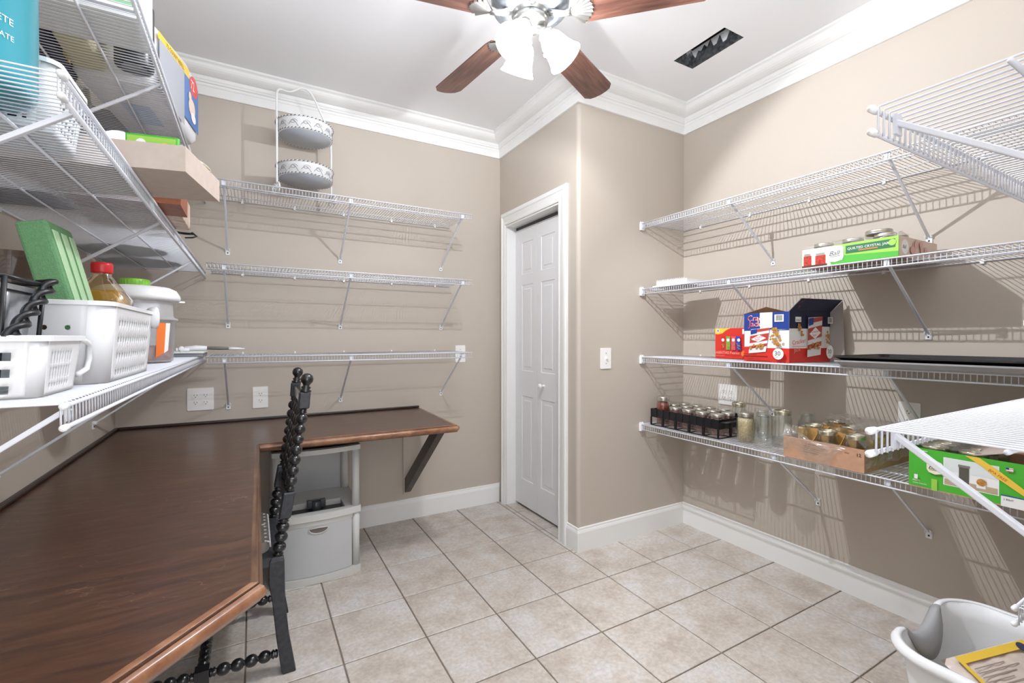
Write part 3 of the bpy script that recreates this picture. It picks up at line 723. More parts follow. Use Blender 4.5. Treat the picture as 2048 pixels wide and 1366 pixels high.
for i in range(5):
    az = a0 + 72 * i
    rot = Matrix.Rotation(R(az), 4, 'Z') @ Matrix.Translation((0, 0, BZ)) @ Matrix.Rotation(R(-12), 4, 'X')
    L0, L1 = .185, .660; pts = []
    pts = [(L0, -.052), (L0 + .03, -.061), (L1 - .035, -.071), (L1 - .008, -.052), (L1, -.030), (L1 + .004, 0), (L1, .030), (L1 - .008, .052), (L1 - .035, .071), (L0 + .03, .061), (L0, .052)]
    w = MB(); w.prism(pts, 0, .006, BLADE); o = F_(w, 'blade'); o.matrix_local = rot; bevel(o, .0015, 1)
    w = MB(); nf = 9; vs = []
    for j in range(nf * 2 + 1):   # scalloped shell plate on the blade root
        a_ = R(-62 + 124 * j / (nf * 2)); rr_ = .085 + (.006 if j % 2 else 0); ht = -.004 - (.004 if j % 2 else 0)
        vs.append((.150 + rr_ * math.cos(a_), rr_ * math.sin(a_) * .78, ht))
    vs2 = [(v[0], v[1], -.0005) for v in vs]; c0 = len(vs)
    allv = vs + vs2 + [(.150, 0, -.010), (.150, 0, -.0005)]
    fs = [(j + 1, j, 2 * c0) for j in range(c0 - 1)] + [(c0 + j, c0 + j + 1, 2 * c0 + 1) for j in range(c0 - 1)] + [(j, j + 1, c0 + j + 1, c0 + j) for j in range(c0 - 1)]
    w.add(allv, fs, NICKEL)
    w.tube([(.158, 0, -.004), (.135, 0, -.004), (.108, 0, .000), (.080, 0, .012)], [.014, .012, .013, .015], NICKEL, n=10)
    F_(w, 'blade_iron', o)
for az in KIT:
    d = kit_dir(az); base = Vector((0, 0, -.047)); arm = base + Vector((d.x, d.y, -.25)).normalized() * (.050 if az == -34 else .030)
    w = MB(); w.tube([base, arm, arm + d * .02], [.016, .018, .024], NICKEL, n=12); w.lathe([(.026, 0), (.031, .006), (.031, .018), (.027, .022)], NICKEL, arm + d * .012, 20, axis=d)
    hol = F_(w, 'lamp_holder')
    prof = [(.025, 0), (.036, .008), (.044, .024), (.048, .045), (.052, .070), (.060, .095), (.069, .112), (.066, .111), (.057, .094), (.049, .070), (.045, .045), (.041, .025), (.033, .011)]
    w = MB(); w.lathe(prof, SHADE, arm + d * .030, 28, axis=d); w.f = w.f[:-2]; w.m = w.m[:-2]; w.sm = w.sm[:-2]; F_(w, 'glass_shade')
w = MB()
p0 = Vector((.038, -.044, -.045))
for k in range(26): w.lathe([(0, -.0016), (.0016, 0), (0, .0016)], NICKEL, p0 - Vector((0, 0, .0040 * k)), 6)
w.tube([p0 - Vector((0, 0, .045)), p0 - Vector((0, 0, .115))], .0014, PLW, n=6)
pc = F_(w, 'pull_chain')
w = MB(); w.lathe([(0, 0), (.003, -.002), (.0062, -.012), (.0045, -.019), (0, -.022)][::-1], NICKEL, p0 - Vector((0, 0, .112)), 12); F_(w, 'chain_pendant', pc)

# ---------------------------------------------------------------- containers and packages
def basket(t, w_, d, h, r, taper, cell, holes, m, th=.002, z0=0, name='basket_body', rim=.004, rimname='rim', wall_top=None):
    """tapered open basket: w_ x d at the rim, h high; holes(side, s, z) -> None / 'sq' / 'round'"""
    def ringpts(k):
        f = k; x = (w_ / 2) - taper * (1 - f); y = (d / 2) - taper * (1 - f); return x, y
    nz = max(2, int(round(h / cell))); w = MB()
    def side_pt(side, s, z):
        x, y = ringpts(z / h); zz = z + z0
        lim = (x - r) if side in (0, 2) else (y - r)
        s = s * lim
        return Vector({0: (s, -y, zz), 1: (x, s, zz), 2: (-s, y, zz), 3: (-x, -s, zz)}[side])
    for side in range(4):
        L_ = (w_ if side in (0, 2) else d) - 2 * r; ns = max(2, int(round(L_ / cell)))
        for i in range(ns):
            for j in range(nz):
                s0, s1 = -1 + 2 * i / ns, -1 + 2 * (i + 1) / ns; za, zb = h * j / nz, h * (j + 1) / nz
                k = holes(side, i, j, ns, nz)
                P_ = lambda s, z: side_pt(side, s, z)
                if k == 'sq': continue
                if k == 'round':
                    cs, cz = (s0 + s1) / 2, (za + zb) / 2; hs, hz = (s1 - s0) / 2, (zb - za) / 2; q = .86
                    outer = [(1, 0), (1, 1), (0, 1), (-1, 1), (-1, 0), (-1, -1), (0, -1), (1, -1)]
                    vs = [P_(cs + hs * a, cz + hz * b_) for a, b_ in outer] + [P_(cs + hs * q * math.cos(R(45 * n_)), cz + hz * q * math.sin(R(45 * n_))) for n_ in range(8)]
                    w.add(vs, [(n_, (n_ + 1) % 8, 8 + (n_ + 1) % 8, 8 + n_) for n_ in range(8)], m, True)
                else: w.add([P_(s0, za), P_(s1, za), P_(s1, zb), P_(s0, zb)], [(0, 1, 2, 3)], m, True)
    for ci, (sx, sy, a0_) in enumerate(((1, -1, -90), (1, 1, 0), (-1, 1, 90), (-1, -1, 180))):
        for n_ in range(5):
            q = []
            for a_ in (a0_ + 18 * n_, a0_ + 18 * (n_ + 1)):
                for z in (0, h):
                    x, y = ringpts(z / h); q.append(((x - r) * sx + r * math.cos(R(a_)), (y - r) * sy + r * math.sin(R(a_)), z + z0))
            w.add([q[0], q[2], q[3], q[1]], [(0, 1, 2, 3)], m, True)
    x, y = ringpts(0); w.add([(p[0], p[1], z0) for p in rrect(-x, -y, x, y, r, 5)], [tuple(range(24))[::-1]], m)
    o = w.obj(name, t); md = o.modifiers.new('weld', 'WELD'); md.merge_threshold = .0002
    md = o.modifiers.new('solid', 'SOLIDIFY'); md.thickness = th; md.offset = -1
    if rim:
        w = MB(); ps = rrect(-w_ / 2, -d / 2, w_ / 2, d / 2, r, 5); pr = [(0, 0), (rim, -.001), (rim, -.009), (rim - .0015, -.009), (rim - .0015, -.003), (0, -.002)]
        k = len(pr); vs = []
        for i, p in enumerate(ps):
            a, b_ = Vector(ps[i - 1]), Vector(ps[(i + 1) % len(ps)]); t_ = (b_ - a).normalized(); n_ = Vector((t_.y, -t_.x))
            vs += [(p[0] + n_.x * q[0], p[1] + n_.y * q[0], z0 + h + q[1] + .001) for q in pr]
        L_ = len(ps)
        w.add(vs, [(i * k + j, ((i + 1) % L_) * k + j, ((i + 1) % L_) * k + (j + 1) % k, i * k + (j + 1) % k) for i in range(L_) for j in range(k)], m, False)
        w.obj(rimname, t)
    return o
def nohole(*a): return None

def jar(name, label, loc, rad=.038, h=.125, content=None, lid=True, fill=.8, group=None, ring_only=False, cat='jar'):
    t = thing(name, label, cat, loc, 0, group); nk = rad * .80; s = h
    w = MB(); w.lathe([(rad * .55, .001), (rad * .93, .002), (rad, .010), (rad, s * .70), (rad * .96, s * .76), (nk * 1.02, s * .84), (nk, s * .87), (nk, s * .985), (nk - .0025, s * .985), (nk - .0025, s * .87), (rad * .92, s * .75), (rad - .003, s * .69), (rad - .003, .012), (0, .006)], GLASS, n=20)
    w.obj('glass_body', t)
    if content:
        w = MB(); w.lathe([(0, .007), (rad - .0055, .008), (rad - .0045, s * fill * .8), (rad * .8, s * fill), (0, s * fill)], content, n=14); w.obj('contents', t)
    w = MB(); lr = nk + .0028
    if lid: w.lathe([(lr, s * .86), (lr + .0006, s * .87), (lr, s * .89), (lr + .0004, s * .93), (lr, s * .985), (lr - .002, s * 1.0), (lr - .006, s * .998), (0, s * .997)], LIDM, n=20)
    elif ring_only: w.lathe([(lr, s * .86), (lr + .0006, s * .87), (lr, s * .89), (lr + .0004, s * .93), (lr, s * .985), (lr - .002, s), (lr - .003, s * .98), (lr - .003, s * .86)], GOLD, n=20)
    else:
        w.tube([(nk * math.cos(R(a)), nk * math.sin(R(a)), s * .91) for a in range(0, 360, 20)], .0014, GLASS, n=5, closed=True)
    w.obj('lid_band' if (lid or ring_only) else 'thread_ring', t)
    return t
def djar(src, loc, label, scale=None): return dup(src, loc, None, label, None, scale)

Z4 = .6885 + .001; Z3 = 1.105 + .001; Z2 = 1.525 + .001
# black crate with jars (lowest right shelf)
CX0, CX1, CY0, CY1 = 2.125, 2.415, 1.555, 2.025
t = thing('jar_crate', 'black plastic crate packed with lidded jars on lowest right shelf', 'crate', ((CX0 + CX1) / 2, (CY0 + CY1) / 2, Z4))
hw, hd = (CX1 - CX0) / 2, (CY1 - CY0) / 2
w = MB()
for k in range(4):
    L_ = (CX1 - CX0) if k % 2 == 0 else (CY1 - CY0); n_ = int(round(L_ / .047)); 
    for i in range(n_ * 2):
        a = -L_ / 2 + L_ * i / (2 * n_); b_ = -L_ / 2 + L_ * (i + 1) / (2 * n_); dpt = .006 if i % 2 else .002
        if k == 0: w.box((a, -hd + dpt - .003, .050), (b_, -hd + dpt, .100), BLACKP)
        if k == 2: w.box((a, hd - dpt, .050), (b_, hd - dpt + .003, .100), BLACKP)
        if k == 1: w.box((hw - dpt, a, .050), (hw - dpt + .003, b_, .100), BLACKP)
        if k == 3: w.box((-hw + dpt - .003, a, .050), (-hw + dpt, b_, .100), BLACKP)
w.obj('crate_band', t)
w = MB()
for s in (-1, 1):
    w.box((-hw, s * hd - .002, 0), (hw, s * hd + .002, .005), BLACKP); w.box((s * hw - .002, -hd, 0), (s * hw + .002, hd, .005), BLACKP)
for i in range(1, 5): w.box((-hw, -hd + i * .094 - .002, 0), (hw, -hd + i * .094 + .002, .005), BLACKP)
for i in range(1, 3): w.box((-hw + i * .097 - .002, -hd, 0), (-hw + i * .097 + .002, hd, .005), BLACKP)
w.obj('crate_base', t)
for i in range(6):
    for x in (-hw, hw):
        w = MB(); y = -hd + i * (2 * hd) / 5; w.box((x - .004, max(-hd, y - .007), .004), (x + .004, min(hd, y + .007), .052), BLACKP); w.obj('crate_post', t)
for i in range(1, 3):
    for y in (-hd, hd):
        w = MB(); x = -hw + i * .097; w.box((x - .007, y - .004, .004), (x + .007, y + .004, .052), BLACKP); w.obj('crate_post', t)
w = MB(); w.box((-hw + .003, -hd - .040, .085), (hw - .15, -hd - .003, .090), BLACKP); w.obj('crate_handle', t)
src = None; rown = ['front', 'middle', 'rear']; coln = ['nearest', 'second', 'third', 'fourth', 'farthest']
for c in range(5):
    for r_ in range(3):
        x = CX0 + .050 + r_ * .094; y = CY0 + .048 + c * .093; z = Z4 + .006; h = .117
        if r_ == 0 and c == 4: z = Z4 + .006
        lb = 'lidded jar of red preserve, %s column from camera, %s row of black crate' % (coln[c], rown[r_])
        if (r_, c) == (0, 4):
            j = jar('preserve_jar', 'tall lidded jar of red preserve standing high at far end of black crate', (x, y, z), .041, .170, JAM, True, .8)
        elif (r_, c) == (2, 0):
            j = jar('open_jar', 'tall clear jar with brassy ring at near end of black crate', (x, y, z), .041, .165, None, False, ring_only=True)
        elif src is None: src = jar('preserve_jar', lb, (x, y, z), .039, h, JAM, True, .66)
        else: djar(src, (x, y, z), lb)
        if (r_, c) not in ((0, 4), (2, 0)): pass
# loose jars beside the crate
jar('bean_jar', 'glass jar of pale sliced food with metal lid beside black crate', (2.20, 1.455, Z4), .043, .150, BEANS, True, .82)
e1 = jar('empty_jar', 'empty clear glass jar between pale food jar and cardboard tray, front one', (2.175, 1.345, Z4), .043, .165, None, False)
djar(e1, (2.30, 1.435, Z4), 'empty clear jar directly behind the pale food jar')
j = jar('empty_jar', 'tall clear jar with green-tinged ring behind the front empty jar', (2.31, 1.330, Z4), .043, .170, None, False, ring_only=True)
djar(e1, (2.40, 1.262, Z4), 'empty clear jar near the wall left of the cardboard tray')
# cardboard tray with jars and torn film
def tray(label, x0, x1, y0, y1, z, h, m, lab='cardboard_tray'):
    t = thing(lab, label, 'cardboard tray', ((x0 + x1) / 2, (y0 + y1) / 2, z)); a, b_ = (x1 - x0) / 2, (y1 - y0) / 2; q = .003
    w = MB(); w.box((-a, -b_, 0), (a, b_, q), CARD); w.obj('tray_floor', t)
    for nm, bx in (('side_panel', (-a, -b_, q, -a + q, b_, h)), ('side_panel', (a - q, -b_, q, a, b_, h)), ('end_panel', (-a + q, -b_, q, a - q, -b_ + q, h)), ('end_panel', (-a + q, b_ - q, q, a - q, b_, h))):
        w = MB(); w.box(bx[:3], bx[3:], m); w.obj(nm, t)
    return t, a, b_
t, a, b_ = tray('brown cardboard tray of empty jars in torn clear film, lowest right shelf', 2.082, 2.475, .882, 1.195, Z4, .092, CARD)
for i in range(1, 3):
    w = MB(); y = -b_ + i * 2 * b_ / 3 ; w.add([(-a + .01, y, .004), (a - .01, y, .004), (a - .01, y, .13), (.08, y, .13), (.05, y, .118), (-.02, y, .132), (-.06, y, .118), (-a + .09, y, .128), (-a + .05, y, .09), (-a + .01, y, .075)], [tuple(range(10))], CARDI)
    o = w.obj('divider', t); md = o.modifiers.new('s', 'SOLIDIFY'); md.thickness = .002
for i in range(1, 4):
    w = MB(); x = -a + i * 2 * a / 4; w.add([(x, -b_ + .01, .004), (x, b_ - .01, .004), (x, b_ - .01, .125), (x, .02, .132), (x, -b_ + .01, .115)], [tuple(range(5))], CARDI)
    o = w.obj('divider', t); md = o.modifiers.new('s', 'SOLIDIFY'); md.thickness = .002
p = Print((-a, b_, 0), (0, -1, 0), (0, 0, 1))
p.text('CANNING JARS', .095, .070, .010, BLACKI); 
for k in range(4): p.text('WIDE MOUTH REGULAR 12 PACK GLASS'[:26 - 3 * k], .085, .062 - .008 * k, .006, BLACKI)
p.text('12', .285, .062, .018, BLACKI); p.text('PINT', .245, .066, .008, BLACKI)
p.obj('printed_text', t)
p = Print((-a + .20, -b_, 0), (1, 0, 0), (0, 0, 1)); p.rect(0, .03, .035, .08, WHITEP); p.bars(.003, .035, .032, .075, GREYPR, 8); p.obj('address_label', t)
jc = 0
for i in range(3):
    for k in range(4):
        if (i, k) == (0, 0): pass
        x = 2.082 + .049 + k * .098; y = .882 + .052 + i * .104
        lb = 'empty jar in the brown cardboard tray, %s row from the shelf edge, %s from camera' % (['first', 'second', 'third', 'wall'][k], ['near', 'middle', 'far'][i])
        if jc == 0: jt = jar('tray_jar', lb, (x, y, Z4 + .004), .041, .135, None, False, ring_only=True)
        elif jc == 1: jt2 = jar('tray_jar', lb, (x, y, Z4 + .004), .041, .140, None, False)
        else: djar(jt if (i + k) % 2 else jt2, (x, y, Z4 + .004), lb)
        jc += 1
def crumple(pts, m, amp, seed, name, parent, sub=3):
    """crumpled film over a list of grid rows of points"""
    rr = random.Random(seed); g = [[Vector(p) for p in row] for row in pts]
    for s in range(sub):
        ng = []
        for row in g:
            nr = []
            for i in range(len(row) - 1): nr += [row[i], (row[i] + row[i + 1]) / 2 + Vector([rr.uniform(-1, 1) * amp for _ in range(3)])]
            ng.append(nr + [row[-1]])
        g = []
        for j in range(len(ng) - 1):
            g.append(ng[j]); g.append([(p + q) / 2 + Vector([rr.uniform(-1, 1) * amp for _ in range(3)]) for p, q in zip(ng[j], ng[j + 1])])
        g.append(ng[-1]); amp *= .5
    w = MB(); nc = len(g[0]); w.add([v for row in g for v in row], [(j * nc + i, j * nc + i + 1, (j + 1) * nc + i + 1, (j + 1) * nc + i) for j in range(len(g) - 1) for i in range(nc - 1)], m, False)
    return w.obj(name, parent)
fm = crumple([[(-.199, -.165, .02), (-.08, -.166, .02), (.08, -.165, .02), (.19, -.165, .02)],
              [(-.200, -.163, .10), (-.10, -.160, .13), (.05, -.160, .15), (.19, -.160, .15)],
              [(-.16, -.10, .135), (-.06, -.08, .160), (.06, -.07, .172), (.19, -.09, .165)],
              [(.02, .00, .150), (.06, .01, .168), (.12, .02, .178), (.19, .01, .166)],
              [(.05, .10, .155), (.09, .11, .165), (.13, .12, .172), (.18, .12, .160)]], FILM, .008, 5, 'torn_film', t)
crumple([[(-.202, .165, .02), (-.205, .12, .05), (-.204, .05, .005), (-.203, -.03, -.02)],
         [(-.203, .166, .09), (-.205, .11, .09), (-.206, .04, .085), (-.204, -.06, .06)],
         [(-.16, .166, .14), (-.17, .13, .12), (-.195, .05, .096), (-.199, -.10, .096)]], FILM, .005, 9, 'film_flap', t)
crumple([[(-.204, .02, .00), (-.206, .005, .0), (-.206, -.01, .0)], [(-.207, .015, -.02), (-.213, .00, -.025), (-.208, -.015, -.02)], [(-.206, .02, -.045), (-.214, .0, -.05), (-.208, -.01, -.04)]], FILM, .006, 4, 'film_tail', t)
# green jar carton
GX, GY0, GY1, GH = 2.066, .44, .737, .140
t = thing('green_jar_carton', 'bright green printed carton of canning jars on lowest right shelf', 'carton', (GX + .2, (GY0 + GY1) / 2, Z4))
a, b_ = .2, (GY1 - GY0) / 2
w = MB(); w.box((-a, -b_, 0), (a, b_, .003), CARD); w.box((-a, -b_, .003), (-a + .003, b_, GH), GREEN); w.box((-a + .003, b_ - .003, .003), (a, b_, GH), GREEN); w.box((-a + .003, -b_, .003), (a, -b_ + .003, GH), GREEN); w.box((a - .003, -b_ + .003, .003), (a, b_ - .003, GH), CARD)
w.obj('carton_body', t)
w = MB(); w.add([(-a + .02, -b_ + .13, GH), (-a + .15, -b_ + .16, GH), (-a + .15, -b_ + .05, GH + .045), (-a + .02, -b_ + .0, GH + .04)], [(0, 1, 2, 3)], CARDL); w.add([(-.02, -b_ + .16, GH), (-.02, -b_ + .03, GH), (-.02, -b_ + .03, GH + .05), (-.02, -b_ + .13, GH + .05)], [(0, 1, 2, 3)], CARD)
o = w.obj('torn_flap', t); md = o.modifiers.new('s', 'SOLIDIFY'); md.thickness = .002
p = Print((-a, b_, 0), (0, -1, 0), (0, 0, 1)); W_ = 2 * b_
p.rect(.095, .028, .23, .122, WHITEP); p.rect(.098, .078, .227, .120, mat('photo_sky', '#dfe6e4', .5)); p.rect(.098, .031, .227, .05, mat('photo_table', '#bda98e', .5))
p.rect(.135, .045, .160, .098, mat('photo_jar', '#5b5a50', .4)); p.rect(.133, .098, .162, .106, LIDM); p.rect(.178, .04, .2, .075, WHITEP); p.circ(.190, .06, .012, POPC)
p.rect(.064, 0, .080, .04, GREENL)
p.poly([(.150, GH), (.185, GH), (.235, .105), (W_, .055), (W_, .035), (.225, .085), (.185, .118)], YELLOW)
p.text('BPA FREE', .205, .104, .012, RED, rot=-33); p.rect(.235, 0, W_, .035, WHITEP); p.rect(.235, .033, W_, .036, BLUE); p.text('1 PINT', .240, .020, .008, BLACKI)
p.rect(.246, .112, .262, .124, WHITEP); p.rect(.246, .118, .253, .124, BLUE); p.rect(.253, .120, .262, .1215, RED); p.rect(.246, .113, .262, .1145, RED)
p.poly([(.052, .090), (.058, .100), (.075, .106), (.092, .100), (.098, .090), (.098, .072), (.092, .062), (.075, .057), (.058, .062), (.052, .072)], mat('cream_label', '#efe9cd', .5)); p.text('Ball', .056, .074, .021, BLACKI, shear=.35); p.rect(.060, .071, .090, .0722, BLACKI)
p.rect(.018, .030, .028, .046, WHITEP); p.text('PINTS', .014, .022, .008, WHITEP); p.text('WIDE MOUTH', .014, .014, .006, WHITEP); p.rect(.010, .132, .055, .134, WHITEP)
p.obj('printed_front', t)
k = 0
for i in range(2):
    for q in range(3):
        x = GX + .055 + q * .10; y = GY1 - .055 - i * .10
        lb = 'empty jar inside the green carton, %s column, %s row from the front' % (['left', 'middle'][i], ['front', 'second', 'back'][q])
        if k == 0: gj = jar('carton_jar', lb, (x, y, Z4 + .004), .042, .145, None, False, ring_only=True)
        else: djar(gj, (x, y, Z4 + .004), lb)
        k += 1
crumple([[(-a + .01, b_ - .005, .142), (-.05, b_ - .005, .15), (.08, b_ - .01, .16), (.19, b_ - .01, .15)], [(-a + .01, .06, .150), (-.05, .06, .17), (.08, .05, .18), (.19, .05, .165)], [(-a + .02, -.02, .148), (-.04, -.03, .165), (.08, -.03, .175), (.19, -.02, .16)]], FILM, .008, 12, 'torn_film', t)
# ---- third right shelf: snack boxes and trays
def cartonbox(name, label, cat, A, B_, C_p, z, h, m, mtop=None):
    """box from corner A with edges A->B and A->C (xy), open or closed"""
    t = thing(name, label, cat, (A[0], A[1], z)); A = Vector(A); u = Vector(B_) - A; v = Vector(C_p) - A
    return t, u, v
# blue, white and red popcorn box
A, u, v = Vector((2.140, 1.205)), Vector((.012, .228)), Vector((.285, -.032)); H = .236
t = thing('popcorn_box', 'open blue, white and red caramel popcorn box marked 30', 'snack box', (A.x, A.y, Z3))
def wallq(w, p0, p1, z0, z1, m, th=.003):
    p0, p1 = Vector(p0), Vector(p1); d = (p1 - p0).normalized(); n_ = Vector((-d.y, d.x)) * th
    w.prism([tuple(p0), tuple(p1), tuple(p1 + n_), tuple(p0 + n_)], z0, z1, m)
w = MB(); O2 = Vector((0, 0))
wallq(w, u, O2, 0, H, WHITEP); wallq(w, O2, v, 0, H, WHITEP); wallq(w, v, v + u, 0, H, CARDG); wallq(w, v + u, u, 0, H, CARDG); w.prism([tuple(O2), tuple(v), tuple(v + u), tuple(u)], 0, .003, CARD)
w.obj('box_body', t)
w = MB(); w.add([(0, 0, H), (v.x, v.y, H), (v.x + .020, v.y - .045, H + .058), (.035, -.036, H + .058)], [(0, 1, 2, 3)], NAVY); o = w.obj('top_flap', t); md = o.modifiers.new('s', 'SOLIDIFY'); md.thickness = .003
w = MB(); w.add([(v.x, v.y, 0), (v.x + .010, v.y - .060, 0), (v.x + .018, v.y - .047, H + .055), (v.x, v.y, H)], [(0, 1, 2, 3)], CARDG); o = w.obj('side_flap', t); md = o.modifiers.new('s', 'SOLIDIFY'); md.thickness = .002
w = MB(); w.add([(u.x, u.y, H), (u.x + .02, u.y - .10, H + .030), (u.x + .10, u.y - .12, H + .014), (0.10, 0.05, H), (0.06, .18, H - .01)], [(0, 1, 2, 3, 4)], CARD); o = w.obj('inner_flap', t); md = o.modifiers.new('s', 'SOLIDIFY'); md.thickness = .002
def bag(p, x, y, w_, h, lean=.02):
    q = [(x, y), (x + w_, y + .010), (x + w_ + lean, y + h), (x + lean * .6, y + h - .006)]
    L_ = lambda s, t_: (q[0][0] * (1 - s) * (1 - t_) + q[1][0] * s * (1 - t_) + q[2][0] * s * t_ + q[3][0] * (1 - s) * t_, q[0][1] * (1 - s) * (1 - t_) + q[1][1] * s * (1 - t_) + q[2][1] * s * t_ + q[3][1] * (1 - s) * t_)
    p.poly([L_(0, 0), L_(1, 0), L_(1, 1), L_(0, 1)], mat('bag_white', '#e6e4e4', .35))
    for t0, t1 in ((.18, .30), (.42, .72), (.84, .97)): p.poly([L_(0, t0), L_(1, t0 + .06), L_(1, t1 + .06 if t1 < .9 else 1), L_(0, t1)], mat('bag_red', '#b8473a', .4))
    p.poly([L_(.02, .78), L_(.35, .82), L_(.35, .99), L_(.02, .98)], BLUE)
    p.poly([L_(.5, .44), L_(.9, .58), L_(.5, .74), L_(.08, .58)], WHITEP)
    a_ = L_(.22, .60); p.text('Cracker', a_[0], a_[1], w_ * .17, RED, rot=6); a_ = L_(.32, .51); p.text('Jack', a_[0], a_[1], w_ * .17, RED, rot=6)
    rr = random.Random(5)
    for _ in range(12): s_, t_ = rr.uniform(.1, .85), rr.uniform(.17, .33); a_ = L_(s_, t_); p.circ(a_[0], a_[1], w_ * .07, POPC, n=7)
def nut(p, x, y, s, seed):
    rr = random.Random(seed)
    for _ in range(9): p.circ(x + rr.uniform(-.5, .5) * s, y + rr.uniform(-.6, .6) * s, s * rr.uniform(.18, .34), POPC, n=8)
# left face (seen from the room side, runs from far corner to near corner)
Lf = u.length; p = Print((u.x, u.y, 0), (-u.x, -u.y, 0), (0, 0, 1))
p.rect(0, 0, Lf, .066, RED); p.rect(0, .155, Lf, H, BLUE); p.poly([(0, .155), (Lf * .35, .158), (Lf * .55, .150), (Lf, .155), (Lf, .150), (0, .150)], BLUE); p.circ(.04, .066, .05, RED, .006)
for dy, m_ in ((0, WHITEP), (.0, RED)):
    sz = .040 if m_ is WHITEP else .037
    p.text('Crac', .017, .198, sz, m_, shear=.1); p.text('Jack', .026, .170, sz, m_, shear=.1)
p.poly([(.088, .158), (.130, .158), (.150, .165), (.150, H), (.086, H), (.086, .2)], WHITEP)
p.rect(.160, .190, .205, .224, WHITEP); p.bars(.167, .195, .200, .221, BLACKI, 14)
bag(p, .028, .038, .090, .125); nut(p, .172, .142, .030, 1); nut(p, .155, .118, .020, 4); nut(p, .185, .088, .028, 2)
p.circ(.190, .040, .026, WHITEP); p.text('30', .172, .032, .030, BLACKI); p.text('BAGS', .180, .024, .005, BLACKI)
p.rect(.012, .022, .14, .028, mat('print_dark_red', '#7d1d18', .5)); p.rect(.012, .034, .085, .0365, MATS['print_dark_red']); p.text('NET WT 37.5 OZ', .014, .012, .007, MATS['print_dark_red'])
p.obj('printed_side', t)
Lv = v.length; p = Print((0, 0, 0), (v.x, v.y, 0), (0, 0, 1))
p.rect(0, 0, Lv, .066, RED); p.rect(0, .158, Lv * .45, H, NAVY); p.rect(Lv * .45, .168, Lv, H, NAVY)
p.rect(.040, .188, .080, .212, WHITEP); p.text('30967', .043, .192, .013, BLACKI); nut(p, .070, .165, .026, 7); nut(p, .080, .135, .018, 8)
p.text('Cracker', .010, .082, .028, RED, rot=8); p.rect(.010, .075, .10, .0765, RED); p.text('Jack', .022, .048, .028, RED, rot=8); p.text('Jack', .021, .049, .028, mat('print_salmon', '#e8a79a', .5), rot=8)
bag(p, .110, .025, .095, .190, .012); nut(p, .240, .130, .024, 9); nut(p, .236, .100, .018, 10)
p.rect(.235, .182, .270, .212, WHITEP); p.bars(.239, .186, .266, .209, BLACKI, 10)
p.circ(.250, .048, .026, WHITEP, .032); p.text('30', .232, .040, .029, BLACKI); p.text('BAGS', .241, .030, .005, BLACKI)
p.obj('printed_side', t)
# print on the raised flap
fu = Vector((v.x, v.y, 0)).normalized(); fw = Vector((.035, -.036, .058)).normalized(); 
p = Print((0, 0, H), fu, (fw - fu * fw.dot(fu))); p.k = 3
p.text('Cracker', .03, .035, .022, mat('print_dull_red', '#8d4a4a', .5), rot=25); p.text('Jack', .045, .018, .022, MATS['print_dull_red'], rot=20); p.rect(.20, .015, .26, .05, GREYPR); p.bars(.203, .018, .257, .047, NAVY, 14)
p.obj('flap_print', t)
# red peanut snack carton
t = thing('peanut_carton', 'small red carton of peanut snacks left of the popcorn box', 'snack box', (2.30, 1.60, Z3))
w = MB(); w.box((0, -.105, 0), (.12, .108, .168), RED); bevel(w.obj('carton_body', t), .0012, 1)
p = Print((0, .108, 0), (0, -1, 0), (0, 0, 1))
p.poly([(0, .168), (.095, .168), (.07, .158), (.045, .140), (.02, .135), (0, .137)], YELLOW); p.circ(.018, .155, .010, WHITEP); p.circ(.018, .155, .007, GREYPR)
for i, c_ in enumerate((mat('snack_red', '#c0332c', .4), mat('snack_green', '#78a94a', .4), mat('snack_pink', '#d9556b', .4), mat('snack_blue', '#3a4aa8', .4))):
    x = .038 + i * .034; y = .048; p.poly([(x, y), (x + .025, y), (x + .025 - (.006 if i == 3 else 0), y + .075), (x - (.006 if i == 3 else 0), y + .075)], c_)
    p.circ(x + .012, y + .055, .009, WHITEP); rr = random.Random(i)
    for _ in range(7): p.circ(x + rr.uniform(.004, .021), y + rr.uniform(.006, .040), .0035, POPC, n=6)
p.text('SABRITAS Peanut', .006, .026, .021, mat('snack_text', '#f2a79c', .5)); p.text('ASSORTED 24 BAGS', .006, .014, .007, MATS['snack_text'])
p.rect(.175, .135, .200, .162, WHITEP); p.circ(.185, .030, .016, ORANGE)
p.obj('printed_front', t)
# baking trays stacked flat
def sheet(name, label, x0, x1, y0, y1, z, h, m, m2):
    t = thing(name, label, 'baking tray', ((x0 + x1) / 2, (y0 + y1) / 2, z)); a, b_ = (x1 - x0) / 2, (y1 - y0) / 2
    w = MB(); o_ = rrect(-a, -b_, a, b_, .05, 6); i_ = rrect(-a + .012, -b_ + .012, a - .012, b_ - .012, .04, 6); k_ = rrect(-a + .02, -b_ + .02, a - .02, b_ - .02, .035, 6); n_ = len(o_)
    vs = [(p[0], p[1], h) for p in o_] + [(p[0], p[1], h) for p in i_] + [(p[0], p[1], .003) for p in k_] + [(p[0] * .98, p[1] * .98, 0) for p in k_] + [(p[0], p[1], h - .006) for p in o_]
    fs = []
    for a_, c_ in ((0, 1), (1, 2)): fs += [(a_ * n_ + i, a_ * n_ + (i + 1) % n_, c_ * n_ + (i + 1) % n_, c_ * n_ + i) for i in range(n_)]
    fs += [(2 * n_ + i for i in range(n_))]; fs[-1] = tuple(fs[-1])
    w.add(vs, fs, m, False)
    w.obj('tray_pan', t)
    w = MB(); fs = [(i, 4 * n_ + i, 4 * n_ + (i + 1) % n_, (i + 1) % n_) for i in range(n_)] + [(4 * n_ + i, 3 * n_ + i, 3 * n_ + (i + 1) % n_, 4 * n_ + (i + 1) % n_) for i in range(n_)] + [tuple(3 * n_ + i for i in range(n_))[::-1]]
    w.add(vs, fs, m2, False); w.obj('tray_underside', t); return t
